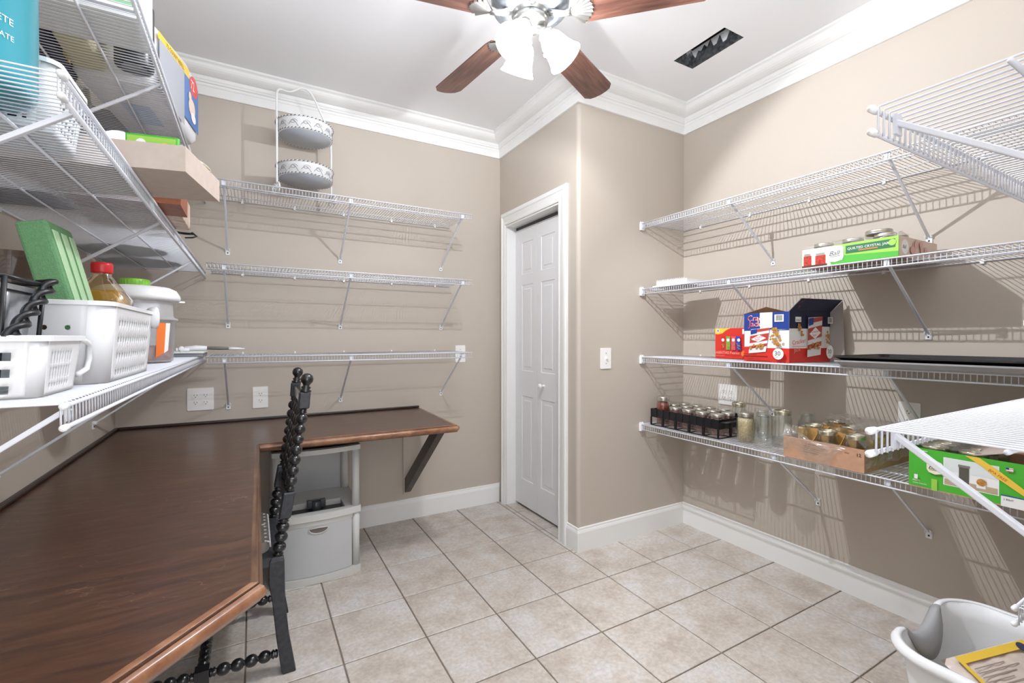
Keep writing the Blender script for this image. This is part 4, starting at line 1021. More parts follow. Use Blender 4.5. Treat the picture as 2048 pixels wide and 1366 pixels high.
sheet('baking_tray', 'grey-rimmed baking tray, lower of two stacked on right shelf', 2.030, 2.475, .40, .985, Z3, .026, mat('tray_dark', '#2c2a2b', .4), mat('tray_grey', '#a3a3a5', .35, .2))
sheet('baking_tray', 'black baking tray, upper of two stacked on right shelf', 2.035, 2.47, .43, .99, Z3 + .0265, .016, mat('tray_black', '#19191a', .35), MATS['tray_dark'])
# ---- second right shelf
t = thing('jar_carton', 'low green printed carton with jars under film on second right shelf', 'carton', (2.105, 1.13, Z2)); 
w = MB(); w.box((0, -.345, 0), (.34, 0, .003), CARD); w.box((0, -.345, .003), (.003, 0, .078), GREEN); w.box((.003, -.345, .003), (.34, -.342, .078), CARDL); w.box((.003, -.003, .003), (.34, 0, .078), GREEN); w.box((.337, -.342, .003), (.34, -.003, .078), CARD); w.obj('carton_body', t)
p = Print((0, 0, 0), (0, -1, 0), (0, 0, 1))
p.rect(0, 0, .115, .078, mat('print_cream', '#e9d9c9', .4))
for x, y, s in ((.012, .036, .026), (.060, .028, .034)):
    p.rect(x - .006, 0, x + s, y + s * .5, mat('print_tomato', '#b5362a', .35, var=.5, vscale=120)); p.rect(x - .004, y + s * .5, x + s - .004, y + s * .5 + .010, LIDM)
p.rect(0, 0, .10, .008, mat('print_darkbrown', '#5a2a22', .5))
p.rect(.115, 0, .345, .078, GREENL); p.poly([(.115, 0), (.345, 0), (.345, .02), (.115, .035)], GREEN); p.rect(.17, .036, .335, .068, GREEND); p.text('QUILTED CRYSTAL JARS', .176, .050, .0135, WHITEP); p.rect(.215, .042, .28, .046, ORANGE); p.circ(.326, .055, .012, GREENL)
p.poly([(.100, .060), (.105, .072), (.130, .076), (.158, .072), (.163, .060), (.163, .026), (.158, .014), (.130, .008), (.105, .014), (.100, .026)], WHITEP); p.text('Ball', .108, .036, .027, BLACKI, shear=.35); p.rect(.112, .031, .15, .0325, BLACKI)
p.obj('printed_front', t)
p = Print((0, -.345, 0), (1, 0, 0), (0, 0, 1)); p.rect(0, 0, .34, .078, mat('print_pale_pink', '#dcc5b5', .4)); p.circ(.05, .04, .03, WHITEP, .028); p.text('Ball', .028, .033, .020, BLACKI, shear=.35)
rr = random.Random(8)
for _ in range(10): p.circ(.10 + rr.uniform(0, .2), rr.uniform(.02, .06), .016, PINKP, n=9)
p.obj('printed_end', t)
k = 0
for i in range(3):
    for q in range(2):
        lb = 'jar in the green printed carton on second right shelf, %s row, %s' % (['far', 'middle', 'near'][i], ['front', 'back'][q])
        loc = (2.105 + .055 + q * .10, 1.13 - .06 - i * .11, Z2 + .004)
        if k == 0: cj = jar('small_jar', lb, loc, .042, .098, None, True)
        else: djar(cj, loc, lb)
        k += 1
lid = thing('canning_lid', 'loose silver jar lid lying on top of the green printed carton', 'jar lid', (2.16, .87, Z2 + .1025))
w = MB(); w.lathe([(.043, 0), (.0445, .002), (.043, .004), (.0445, .007), (.044, .014), (.042, .016), (0, .0155)], LIDM, n=24); w.obj('lid_disc', lid)
crumple([[(.0, 0.0, .080), (.003, -.12, .08), (.003, -.23, .08), (.003, -.34, .08)], [(.05, 0, .105), (.05, -.12, .105), (.05, -.23, .106), (.05, -.33, .103)], [(.17, 0, .105), (.17, -.12, .108), (.17, -.23, .108), (.17, -.33, .102)]], FILM, .006, 21, 'film_wrap', t)
t = thing('notebook_pad', 'stack of white spiral-bound pads at the far left of second right shelf', 'notepad', (2.22, 1.89, Z2), 4)
w = MB(); w.box((-.11, -.13, 0), (.10, .11, .006), mat('paper_white', '#f0f0f1', .7)); w.obj('bottom_pad', t)
w = MB(); w.box((-.10, -.12, .0065), (.095, .09, .030), MATS['paper_white']); w.box((-.10, -.12, .030), (.095, .09, .032), mat('pad_cover', '#dfe3ea', .5)); w.obj('top_pad', t)
w = MB()
for i in range(14): 
    y = -.105 + i * .014; w.tube([(-.100 + .009 * math.cos(R(a_)) - .004, y, .024 + .014 * math.sin(R(a_))) for a_ in range(0, 360, 45)], .0013, PLW, n=5, closed=True)
w.obj('spiral_binding', t)
# near lower shelf: white tub
t = thing('white_tub', 'edge of a white plastic tub on foreground shelf at right frame border', 'tub', (1.262, .105, 1.103))
basket(t, .33, .28, .146, .03, .02, .03, nohole, PLW, .002, name='tub_body')
w = MB(); w.box((-.178, -.03, .136), (-.165, .03, .147), PLW); bevel(w.obj('tub_handle', t), .004, 2)

# ---------------------------------------------------------------- left shelves, lowest level
Z3L, Z2L, Z1L = 1.1312, 1.5862, 1.9982
def sqholes(step, on, rows, cols=None, sides=None):
    def f(side, i, j, ns, nz):
        if sides is not None and side not in sides: return None
        if not (rows[0] <= j < nz - rows[1]): return None
        if i < 2 or i >= ns - 2: return None
        return 'sq' if (i % step < on and j % step < on) else None
    return f
# small basket nearest the camera
t = thing('small_basket', 'small white plastic basket with square holes nearest the camera', 'basket', (-.432, 1.022, Z3L))
def hA(side, i, j, ns, nz):
    if side == 0: return 'sq' if (i % 4 in (2, 3) and j % 4 in (1, 2) and 0 < j < nz - 3 and 2 <= i < ns - 2) else None
    return 'sq' if (i % 2 == 1 and j % 4 in (0, 1, 2) and 1 < j < nz - 4 and 2 < i < ns - 6) else None
basket(t, .326, .18, .092, .016, .010, .0062, hA, PLW, .0022, rim=.005)
w = MB(); 
for s in (-1, 1): w.box((s * .075 - .004, .088, .062), (s * .075 + .004, .128, .088), PLW)
w.box((-.079, .122, .060), (.079, .129, .090), PLW); w.box((-.079, .090, .084), (.079, .128, .089), PLW); bevel(w.obj('basket_handle', t), .002, 2)
w = MB(); w.tube([(.155, .070, .086), (.160, .10, .084), (.160, .130, .078), (.158, .140, .050), (.156, .130, .030), (.153, .090, .022)], .005, PLW, n=8); w.obj('basket_handle', t)
# metal caddy with twisted iron handle standing in it
t = thing('metal_caddy', 'galvanised metal caddy with twisted black iron frame in the small basket', 'caddy', (-.445, 1.015, Z3L + .004))
basket(t, .245, .130, .155, .012, .012, .03, nohole, GALV, .0015, name='caddy_bin', z0=.012)
w = MB()
w.tube([(-.130, -.072, .176), (.130, -.072, .176), (.130, .072, .176), (-.130, .072, .176)], .0035, BLACKP, n=8, closed=True); w.obj('top_frame', t)
for sx in (-1, 1):
    for sy in (-1, 1):
        w = MB(); w.tube([(sx * .130, sy * .072, .176), (sx * .118, sy * .066, .004)], .0035, BLACKP, n=8); w.obj('frame_leg', t)
A_, B_ = Vector((.140, -.085, .085)), Vector((.138, .080, .180))
for ph in (0, 180):
    w = MB(); pts = []; ax = (B_ - A_); U_ = Vector((1, 0, 0)); V_ = ax.normalized().cross(U_)
    for k in range(61):
        f = k / 60; a_ = R(ph + 360 * 2.4 * f); pts.append(A_ + ax * f + (U_ * math.cos(a_) + V_ * math.sin(a_)) * .0065)
    w.tube(pts, .0050, BLACKP, n=8); w.obj('twisted_handle', t)
w = MB(); w.tube([tuple(B_), (.135, .092, .186), (.115, .088, .182)], .004, BLACKP, n=8); w.obj('handle_hook', t)
# tall basket with round holes
t = thing('tall_basket', 'tall white plastic basket with round holes holding a bottle and foam block', 'basket', (-.398, 1.390, Z3L))
def hB(side, i, j, ns, nz):
    if side in (0, 2): return 'round' if (i % 3 == 1 and j % 2 == 1 and 1 <= j < nz - 3 and 2 <= i < ns - 1) else None
    return 'sq' if (i % 2 == 1 and j % 3 == 1 and 1 <= j < nz - 3 and 3 <= i < ns - 3) else None
basket(t, .318, .46, .160, .035, .014, .0115, hB, PLB, .0024, rim=.003)
w = MB(); w.lathe([(.024, 0), (.030, .012), (.030, .020), (.0, .020)], PLB, (.147, .19, .145), 16, axis=(1, .4, 0)); w.obj('pour_spout', t)
# foam block leaning in the tall basket
t = thing('foam_block', 'green foam block leaning in the tall basket', 'foam block', (-.308, 1.325, Z3L + .012)); t.rotation_euler = (R(2), R(-13), 0)
o = MB().box((-.024, -.075, 0), (.024, .075, .318), FOAM).obj('foam_body', t); bevel(o, .006, 2)
w = MB(); 
for k in range(3): w.box((.0235, -.062 + k * .05, .02), (.0262, -.030 + k * .05, .300), mat('foam_light', '#b4d6ab', .9, bump=.8, bscale=400))
bevel(w.obj('foam_ridge', t), .002, 1)
# juice bottle
t = thing('juice_bottle', 'square plastic bottle of amber juice with red cap in tall basket', 'bottle', (-.335, 1.53, Z3L + .004))
w = MB(); lv = [(0, .052, .012), (.006, .056, .014), (.150, .056, .014), (.185, .055, .016), (.232, .026, .018), (.244, .019, .0185), (.262, .019, .0185)]
vs = []; n_ = 0
for z, h_, r_ in lv:
    ps = rrect(-h_, -h_, h_, h_, min(r_, h_ - .0003), 4); n_ = len(ps); vs += [(p[0], p[1], z) for p in ps]
fs = [(k * n_ + i, k * n_ + (i + 1) % n_, (k + 1) * n_ + (i + 1) % n_, (k + 1) * n_ + i) for k in range(len(lv) - 1) for i in range(n_)] + [tuple(range(n_))[::-1]]
w.add(vs, fs, clearmat('bottle_plastic', '#f6ecd0', .05, .12, .7), True); w.obj('bottle_body', t)
vs = [(v[0] * .955, v[1] * .955, v[2] * .955 + .002) for v in vs[:n_ * 4]] + [(v[0] * .93, v[1] * .93, .205) for v in [(p[0] * .80, p[1] * .80) for p in rrect(-.055, -.055, .055, .055, .016, 4)]]
w = MB(); w.add(vs, [(k * n_ + i, k * n_ + (i + 1) % n_, (k + 1) * n_ + (i + 1) % n_, (k + 1) * n_ + i) for k in range(4) for i in range(n_)] + [tuple(range(4 * n_, 5 * n_)), tuple(range(n_))[::-1]], JUICE, True); w.obj('juice', t)
w = MB(); prof = [(.0215, .250), (.0222, .252), (.0222, .270), (.0208, .276), (0, .2765)]; w.lathe(prof, REDCAP, n=30); w.obj('cap', t)
# smoky glass vase behind the foam
t = thing('smoky_vase', 'smoky brown cylindrical plastic jar behind the green foam block', 'jar', (-.490, 1.52, Z3L + .004))
w = MB(); w.lathe([(.055, 0), (.060, .01), (.062, .285), (.059, .285), (.057, .012), (0, .008)], BROWNG, n=28); w.obj('vase_body', t)
# jug with lime cap, tub with white lid
t = thing('lime_cap_jug', 'white jug with lime green cap behind the juice bottle', 'jug', (-.415, 2.36, Z3L)); t.scale = (1.2, 1.2, 1.18)
w = MB(); w.lathe([(.060, 0), (.066, .01), (.066, .20), (.05, .235), (.030, .248), (.030, .256)], PLW, n=28); w.obj('jug_body', t)
w = MB(); w.lathe([(.040, .250), (.041, .252), (.041, .272), (.039, .276), (0, .277)], LIME, n=28)
for k in range(28): a_ = R(k * 360 / 28); w.box((.0405 * math.cos(a_) - .0008, .0405 * math.sin(a_) - .0008, .252), (.0405 * math.cos(a_) + .0008, .0405 * math.sin(a_) + .0008, .271), LIME)
w.obj('cap', t)
t = thing('lidded_tub', 'translucent tub with domed white lid and orange stripe on the lowest left shelf', 'tub', (-.365, 2.10, Z3L), 20)
w = MB(); w.lathe([(.098, 0), (.106, .006), (.116, .150), (.121, .152), (.121, .160), (.112, .163), (.108, .168), (.104, .230), (.104, .238)], CLEARP, n=36); w.obj('tub_body', t)
w = MB(); w.lathe([(.116, .222), (.128, .226), (.130, .236), (.128, .244), (.118, .262), (.098, .272), (.06, .276), (.0, .277)], PLW, n=36); w.box((.125, -.012, .222), (.143, .012, .228), PLW); w.obj('lid', t)
w = MB(); w.lathe([(0, .006), (.098, .008), (.102, .055), (.06, .062), (0, .060)], mat('pink_contents', '#d88f86', .7), n=24); w.obj('contents', t)
w = MB(); vs = []
for k in range(9):
    a_ = R(-72 + k * 3.2)
    for z, rr_ in ((.02 + k * .003, .1085), (.142, .1168)): vs.append((rr_ * math.cos(a_), rr_ * math.sin(a_), z))
w.add(vs, [(2 * k, 2 * k + 2, 2 * k + 3, 2 * k + 1) for k in range(5)], ORANGE); w.add(vs, [(2 * k, 2 * k + 2, 2 * k + 3, 2 * k + 1) for k in range(5, 8)], WHITEP); w.obj('printed_label', t)
# cutting board and slicer in the corner
t = thing('white_tray', 'flat white lidded tray on the shelf corner beneath the slicer', 'tray', (-.300, 2.78, Z3L))
w = MB(); w.box((-.14, -.12, 0), (.088, .12, .014), GREYPR); w.obj('tray_base', t); w = MB(); w.box((-.145, -.125, .0145), (.093, .125, .023), PLW); bevel(w.obj('tray_lid', t), .002, 2)
t = thing('hand_slicer', 'hand slicer with white handle and grey blade guard lying on the white tray', 'slicer', (-.300, 2.80, Z3L + .0235), 8)
w = MB(); w.box((-.035, -.022, 0), (.02, .022, .016), PLW); w.tube([(.0, 0, .012), (.05, 0, .016), (.095, 0, .014)], [.011, .013, .011], PLW, n=10); bevel(w.obj('slicer_body', t), .002, 1)
w = MB(); w.lathe([(.011, 0), (.013, .003), (.011, .006), (.005, .006)], PLW, (-.012, -.022, .012), 16, axis=(0, -1, 0)); w.obj('slicer_knob', t)
w = MB(); w.tube([(.085, 0, .014), (.15, 0, .012), (.195, 0, .010)], [.008, .009, .007], mat('slicer_grey', '#77736b', .4), n=8); w.tube([(.19, 0, .010), (.225, 0, .009), (.265, 0, .008)], [.008, .007, .003], PLW, n=8); w.obj('slicer_blade', t)
# ---------------------------------------------------------------- left shelves, middle level
t = thing('teal_drum', 'round teal labelled tub with white printing on the middle left shelf, nearest camera', 'tub', (-.392, .975, Z2L))
w = MB(); w.lathe([(.092, 0), (.100, .006), (.102, .02), (.102, .225), (.104, .228), (.104, .234)], TEAL, n=48); w.obj('drum_body', t)
w = MB(); w.lathe([(.107, .228), (.108, .25), (.104, .256), (0, .257)], PLW, n=40); w.obj('drum_lid', t)
w = MB()
def curved_text(w, s_, ang, z, size, rr_, m):
    v, f = textmesh(s_, size); w.add([(rr_ * math.cos(R(ang) + q[0] / rr_), rr_ * math.sin(R(ang) + q[0] / rr_), z + q[1]) for q in v], f, m)
curved_text(w, 'ULTIMATE', -66, .128, .013, .1026, WHITEP); curved_text(w, 'WATER & LIFE', -68, .114, .009, .1026, WHITEP); curved_text(w, 'COMPLETE', -64, .082, .014, .1026, WHITEP); curved_text(w, 'CONCENTRATE', -70, .060, .011, .1026, WHITEP)
w.obj('printed_text', t)
w = MB(); pts = [(.103 * math.cos(R(a_)), .103 * math.sin(R(a_)), .215 - .085 * math.sin(R((a_ + 150) * 180 / 150)) ) for a_ in range(-150, 1, 8)]
w.tube(pts, .0022, mat('handle_wire', '#8fb0b4', .3, .5), n=6); w.obj('bail_handle', t)
t = thing('hole_basket', 'white plastic basket with square holes behind the teal tub', 'basket', (-.402, 1.175, Z2L))
def hC(side, i, j, ns, nz): return 'sq' if (i % 3 != 0 and j % 3 != 0 and 2 <= j < nz - 2 and 2 <= i < ns - 2) else None
basket(t, .21, .17, .12, .02, .012, .0068, hC, PLW, .002)
w = MB(); w.box((-.07, -.05, .003), (.0, .06, .10), GREENL); w.box((.01, -.05, .003), (.07, .05, .09), NAVY)
t2 = thing('snack_pack', 'dark and green packets inside the white basket behind the teal tub', 'packet', (-.402, 1.175, Z2L + .003)); bevel(w.obj('packet_body', t2), .004, 2)
t = thing('shallow_carton', 'shallow grey-brown cardboard carton overhanging the middle left shelf', 'carton', (-.128, 1.232, Z2L), -12.5)
w = MB(); w.box((-.36, 0, 0), (0, .235, .003), CARDL); w.obj('carton_base', t)
for a_, b_ in (((-.36, 0, .003), (0, .003, .056)), ((-.003, .003, .003), (0, .232, .056)), ((-.36, .232, .003), (0, .235, .056)), ((-.36, .003, .003), (-.357, .232, .056))):
    w = MB(); w.box(a_, b_, CARDL); w.obj('side_panel', t)
t = thing('green_packet', 'bright green printed packet standing in the shallow carton', 'packet', (-.195, 1.285, Z2L + .004), -12)
w = MB(); w.prism([(-.05, 0), (.05, 0), (.052, .012), (-.052, .012)], 0, .082, GREEN); bevel(w.obj('packet_body', t), .004, 2)
p = Print((-.05, -.0003, 0), (1, 0, 0), (0, 0, 1)); p.rect(.004, .040, .096, .078, GREENL); p.circ(.03, .062, .010, WHITEP); p.circ(.075, .055, .012, YELLOW); p.obj('printed_front', t)
for i, (x, y, r_, nm, lb) in enumerate(((-.255, 1.335, .046, 'plastic_disc', 'round white disc standing in the carton left of green packet'), (-.158, 1.385, .040, 'plastic_disc', 'round white disc leaning against right side of shallow carton'))):
    t = thing(nm, lb, 'disc', (x, y, Z2L + .004)); w = MB(); w.lathe([(r_, 0), (r_ + .001, .003), (r_, .010), (r_ - .004, .012), (0, .012)], PLW, (0, 0, r_ + .004), 30, axis=(.35, -1, .25)); w.obj('lid_disc', t)
t = thing('brass_ring_lid', 'brass coloured canning ring tilted at right end of the shallow carton', 'canning ring', (-.125, 1.40, Z2L + .06))
w = MB(); w.lathe([(.030, 0), (.032, .002), (.031, .005), (.032, .009), (.031, .015), (.028, .016), (.029, .010), (.028, .001)], GOLD, (0, 0, 0), 28, axis=(.5, -.6, .8)); w.obj('ring_band', t)
t = thing('wooden_box', 'small reddish wooden box on middle left shelf beyond the shallow carton', 'box', (-.30, 1.625, Z2L), 0)
w = MB(); w.box((-.12, -.075, 0), (.128, .075, .055), WOODM); w.box((-.115, -.0765, .018), (.12, -.075, .024), GOLD); bevel(w.obj('box_body', t), .003, 2)
w = MB(); w.box((-.12, -.075, .0555), (.128, .075, .066), CARDL); w.obj('box_lid', t)
t = thing('marble_box', 'marbled beige box on middle left shelf beyond the wooden box', 'box', (-.31, 1.80, Z2L))
w = MB(); w.box((-.13, -.10, 0), (.125, .10, .085), mat('marble_paper', '#c9b3a2', .4, var=.4, vscale=30)); bevel(w.obj('box_body', t), .004, 2)
t = thing('cord_coil', 'coiled black cord at edge of middle left shelf', 'cord', (-.225, 2.00, Z2L + .006))
w = MB(); pts = [((.038 - .0006 * k) * math.cos(R(k * 20)), (.038 - .0006 * k) * math.sin(R(k * 20)), .004 + .0009 * k) for k in range(56)]; w.tube(pts, .0045, BLACKP, n=6)
w.tube([(.036, .0, .006), (.045, .05, .004), (.03, .085, .004), (.005, .10, .004)], .003, BLACKP, n=6); w.obj('cord_loops', t)
for x, y, r_, lb in ((-.452, 2.43, .148, 'large round dark pan on middle left shelf, the nearer of two'), (-.448, 2.78, .155, 'large round dark pan on middle left shelf beside the back wall')):
    t = thing('round_pan', lb, 'pan', (x, y, Z2L)); w = MB(); w.lathe([(r_ * .93, 0), (r_ * .97, .004), (r_, .035), (r_ + .006, .037), (r_ + .005, .040), (r_ - .003, .038), (r_ * .92, .005), (0, .004)], PAN, n=48); w.obj('pan_body', t)
    w = MB(); 
    for rr_ in (.5, .72): w.tube([(r_ * rr_ * math.cos(R(a_)), r_ * rr_ * math.sin(R(a_)), .0002) for a_ in range(0, 360, 10)], .0012, PAN, n=4, closed=True)
    w.obj('base_ring', t)
# carton base row on the middle shelf (seen from below as dark panels)
t = thing('flat_dark_box', 'flat dark brown box on middle left shelf against the wall', 'box', (-.44, 1.58, Z2L))
w = MB(); w.box((-.165, -.02, 0), (-.005, .19, .05), mat('dark_brown_box', '#594843', .7)); bevel(w.obj('box_body', t), .003, 1)
# ---------------------------------------------------------------- left shelves, top level
t = thing('clear_coat_box', 'white and green printed box, nearest on the top left shelf', 'box', (-.365, 1.50, Z1L))
w = MB(); w.box((-.14, -.075, 0), (.128, .09, .24), mat('box_white', '#e9ecec', .4)); w.box((-.1402, -.0752, .002), (.1282, .0902, .022), mat('grey_tray_plastic', '#8d9197', .4)); bevel(w.obj('box_body', t), .006, 2)
p = Print((-.14, -.075, 0), (1, 0, 0), (0, 0, 1)); p.rect(0, .028, .268, .040, mat('box_green', '#8fc79a', .45)); p.text('CLEAR COAT', .07, .062, .030, BLACKI); 
for k, s_ in enumerate(('CRYSTAL CLEAR FINISH', 'FOR INDOOR USE')): p.text(s_, .07, .050 - k * .009, .009, BLACKI)
p.rect(0, .10, .268, .24, mat('box_pale_green', '#b5dcbc', .45)); p.obj('printed_front', t)
t = thing('navy_bag', 'navy and cream printed bag beside the white and green box', 'bag', (-.532, 1.78, Z1L))
w = MB(); w.box((-.075, -.11, 0), (.07, .11, .20), NAVY); bevel(w.obj('bag_body', t), .02, 3)
w = MB(); w.lathe([(.045, 0), (.045, .0008), (0, .001)], mat('cream_print', '#cfc39a', .6), (0, 0, -.0002), 24, axis=(0, 0, -1)); w.box((-.076, -.04, .02), (.071, .02, .15), YELLOW); w.obj('printed_badge', t)
t = thing('cream_bag', 'cream paper bag on top left shelf beyond the white and green box', 'bag', (-.40, 1.75, Z1L))
w = MB(); w.box((-.05, -.15, 0), (.03, .02, .16), mat('cream_paper', '#cdc59c', .7, bump=.6, bscale=30)); bevel(w.obj('bag_body', t), .015, 3)
t = thing('black_canister', 'black cylindrical canister on top left shelf beside cream bag', 'canister', (-.295, 1.69, Z1L))
w = MB(); w.lathe([(.044, 0), (.046, .004), (.046, .18), (.040, .186), (0, .187)], mat('canister_black', '#2f3236', .3), n=28); w.obj('canister_body', t)
w = MB(); w.lathe([(.030, 0), (.030, .001), (0, .0012)], GREYPR, (0, 0, 0), 24, axis=(0, 0, -1)); w.obj('base_ring', t)
t = thing('foil_packet', 'crumpled silver foil packet in the middle of top left shelf', 'packet', (-.538, 2.03, Z1L + .014)); t.scale = (.6, 1, 1)
FOILB = mat('bright_foil', '#c2c0b4', .25, .8, bump=1, bscale=60)
crumple([[(-.12, -.09, .0), (0, -.09, .002), (.10, -.08, .0)], [(-.13, 0, .03), (0, 0, .045), (.11, 0, .03)], [(-.12, .09, .0), (0, .09, .002), (.10, .08, .0)]], FOILB, .012, 31, 'foil_body', t)
t = thing('wipes_pack', 'white pack printed yellow, blue and red 72 at edge of the top left shelf', 'pack', (-.330, 2.03, Z1L), -7)
slant = lambda v: (v[0], v[1], v[2] * (.84 + .36 * v[1] / .5))
w = MB(); lv = [(0, .095, .235), (.02, .105, .25), (.20, .108, .255), (.26, .100, .25), (.31, .080, .225), (.335, .05, .19)]; vs = []
for z, a_, b_ in lv:
    ps = rrect(-a_, -b_, a_, b_, .03, 5); n_ = len(ps); vs += [(p[0], p[1], z) for p in ps]
w.add(vs, [(k * n_ + i, k * n_ + (i + 1) % n_, (k + 1) * n_ + (i + 1) % n_, (k + 1) * n_ + i) for k in range(5) for i in range(n_)] + [tuple(range(n_))[::-1], tuple(range(5 * n_, 6 * n_))], mat('pack_film', '#f0f1f4', .3), True)
w.v = [slant(v) for v in w.v]; w.obj('pack_body', t)
p = Print((.1085, -.225, 0), (0, 1, 0), (0, 0, 1))
p.rect(-.02, .225, .34, .262, YELLOW); p.text('72 COUNT REFILL', .06, .234, .026, BLACKI); p.rect(.26, .045, .47, .225, mat('pack_blue', '#4f79b8', .4)); p.circ(.40, .215, .062, mat('pack_red', '#e2413a', .4), .04); p.text('72', .355, .197, .055, WHITEP); p.circ(.37, .12, .048, mat('pack_cream', '#ecd7c4', .5), .035); p.circ(.39, .085, .035, WHITEP, .02); p.circ(.34, .155, .02, MATS['pack_cream']); p.rect(-.02, .0, .26, .225, mat('pack_grey', '#a9adb5', .4)); p.mb.v = [slant(v) for v in p.mb.v]; p.obj('printed_side', t)
p = Print((-.06, -.1, -.0003), (0, 1, 0), (1, 0, 0)); p.rect(.02, .02, .18, .10, mat('pack_pale_blue', '#bfd0e8', .4)); p.obj('printed_base', t)
t = thing('grey_bowl', 'grey round bowl on top left shelf beyond the printed pack', 'bowl', (-.50, 2.32, Z1L))
w = MB(); w.lathe([(.05, 0), (.09, .03), (.105, .07), (.102, .07), (.087, .032), (0, .004)], PAN, n=36); w.obj('bowl_body', t)
t = thing('white_roll_pack', 'white plastic-wrapped roll pack at far end of the top left shelf', 'pack', (-.375, 2.60, Z1L))
w = MB(); w.box((-.13, -.11, 0), (.12, .11, .15), MATS['pack_film']); bevel(w.obj('pack_body', t), .03, 3)
# ---------------------------------------------------------------- two-tier stand on the top back shelf
SC = Vector((.262, 2.835, 1.9995)); dx = Vector((.95, .304, 0)).normalized(); dy = Vector((-dx.y, dx.x, 0))
t = thing('tier_stand', 'white two-tier metal stand with vine-patterned round tins on top back shelf', 'tiered stand', SC)
def S_(a, b_, z): return dx * a + dy * b_ + Vector((0, 0, z))
Rr = .152
w = MB(); pts = [S_(-Rr, 0, .05), S_(-Rr, 0, .50), S_(-Rr, 0, .555), S_(-Rr * .9, 0, .575), S_(-.085, 0, .575), S_(-.05, 0, .60), S_(-.02, 0, .628), S_(.02, 0, .628), S_(.055, 0, .59), S_(.085, 0, .53), S_(.12, 0, .47), S_(Rr, 0, .43), S_(Rr, 0, .05)]
def smooth(pts, it=2):
    for _ in range(it):
        q = [pts[0]]
        for i in range(len(pts) - 1): q += [pts[i] * .75 + pts[i + 1] * .25, pts[i] * .25 + pts[i + 1] * .75]
        pts = q + [pts[-1]]
    return pts
w.tube(smooth(pts), .0055, TINW, n=8); w.obj('handle_frame', t)
for s in (-1, 1):
    for q in (-1, 1):
        w = MB(); pts = []
        for k in range(22):
            a_ = R(-90 + 22 * k); r_ = .030 - .0011 * k; pts.append(S_(s * (Rr + .004) + s * .0, 0, 0) + dy * (q * (.020 + r_ * math.cos(a_) * 1.0)) + Vector((0, 0, .036 + r_ * math.sin(a_))))
        w.tube(pts, .0048, TINW, n=7); w.obj('scroll_foot', t)
w = MB()
VINE = mat('vine_grey', '#8e9196', .5); ROPE = mat('rope_dark', '#55565a', .5); UND = mat('tin_underside', '#b7bcc4', .35)
for zt in (.105, .345):
    w = MB(); c_ = Vector((0, 0, zt)); w.lathe([(Rr - .018, .0), (Rr - .010, .002), (Rr - .008, .058), (Rr - .002, .064), (Rr - .004, .064), (Rr - .012, .058), (Rr - .014, .004), (0, .003)], TINW, c_, 48); tin = w.obj('tin_tray', t)
    w = MB(); w.lathe([(0, -.0012), (Rr - .019, -.0012), (Rr - .019, -.0002), (0, -.0002)], UND, c_, 48); w.obj('tin_underside', tin)
    w = MB()
    for k in range(90):
        for (rr_, z) in ((Rr - .001, .064), (Rr - .009, .003)):
            a_ = R(k * 4); b2 = R(k * 4 + 3); w.tube([c_ + Vector((rr_ * math.cos(a_), rr_ * math.sin(a_), z - .002)), c_ + Vector((rr_ * math.cos(b2), rr_ * math.sin(b2), z + .003))], .0020, ROPE if k % 2 else TINW, n=4)
    w.obj('rope_edge', tin)
    w = MB()
    for k in range(14):
        a0_ = k * 360 / 14; pts = []
        for j in range(13):
            th = j / 12; a_ = R(a0_ + 20 * th); r_ = Rr - .0075; z = .020 + .022 * math.sin(th * 3.6) * (1 if k % 2 else .8); pts.append(c_ + Vector((r_ * math.cos(a_), r_ * math.sin(a_), z)))
        w.tube(pts, .0012, VINE, n=4)
        pts = [c_ + Vector(((Rr - .0075) * math.cos(R(a0_ + 10 + .022 / Rr * 57 * (1 - j / 16) * math.cos(R(j * 36)))), (Rr - .0075) * math.sin(R(a0_ + 10 + .022 / Rr * 57 * (1 - j / 16) * math.cos(R(j * 36)))), .034 + .014 * (1 - j / 16) * math.sin(R(j * 36)))) for j in range(14)]
        w.tube(pts, .0011, VINE, n=4)
    w.obj('vine_pattern', tin)
# ---------------------------------------------------------------- laundry basket on the floor
BX0, BX1, BY0, BY1, BH = 1.560, 2.040, -.02, .605, .365
t = thing('laundry_basket', 'white plastic laundry basket with grey grip handle at bottom right', 'laundry basket', ((BX0 + BX1) / 2, (BY0 + BY1) / 2, 0))
hw, hd = (BX1 - BX0) / 2, (BY1 - BY0) / 2; NS = 64
def rim_pt(f, grow=0, dz=0, low=1):
    pass
ps = rrect(-hw, -hd, hw, hd, .10, 10); lv = [(0, .80), (.02, .82), (.16, .90), (.30, .965), (1, 1)]
def dip(x, y): # the hand-hold dip at the middle of each end
    return -.055 * max(0, 1 - (x / .125) ** 2) ** 1.0 if abs(y) > hd - .03 and abs(x) < .125 else 0
dense = []
for i in range(len(ps)):
    a, b_ = Vector(ps[i]), Vector(ps[(i + 1) % len(ps)]); n_ = max(1, int((b_ - a).length / .02))
    for k in range(n_): dense.append(tuple(a.lerp(b_, k / n_)))
L_ = len(dense); vs = []
HL = [0, .015, .10, .20, .27, .31, None]; SL = [.80, .83, .88, .925, .955, .97, 1.0]
for h_, s_ in zip(HL, SL):
    for (x, y) in dense:
        zz = BH + dip(x, y) if h_ is None else h_
        if h_ is not None and h_ > .26: zz = min(h_, BH + dip(x, y) - .02 * (1 if h_ > .3 else 2))
        vs.append((x * s_, y * s_ if abs(y) < hd - .001 or True else y, zz))
w = MB(); w.add(vs, [(k * L_ + i, k * L_ + (i + 1) % L_, (k + 1) * L_ + (i + 1) % L_, (k + 1) * L_ + i) for k in range(6) for i in range(L_)] + [tuple(range(L_))[::-1]], PLW, True)
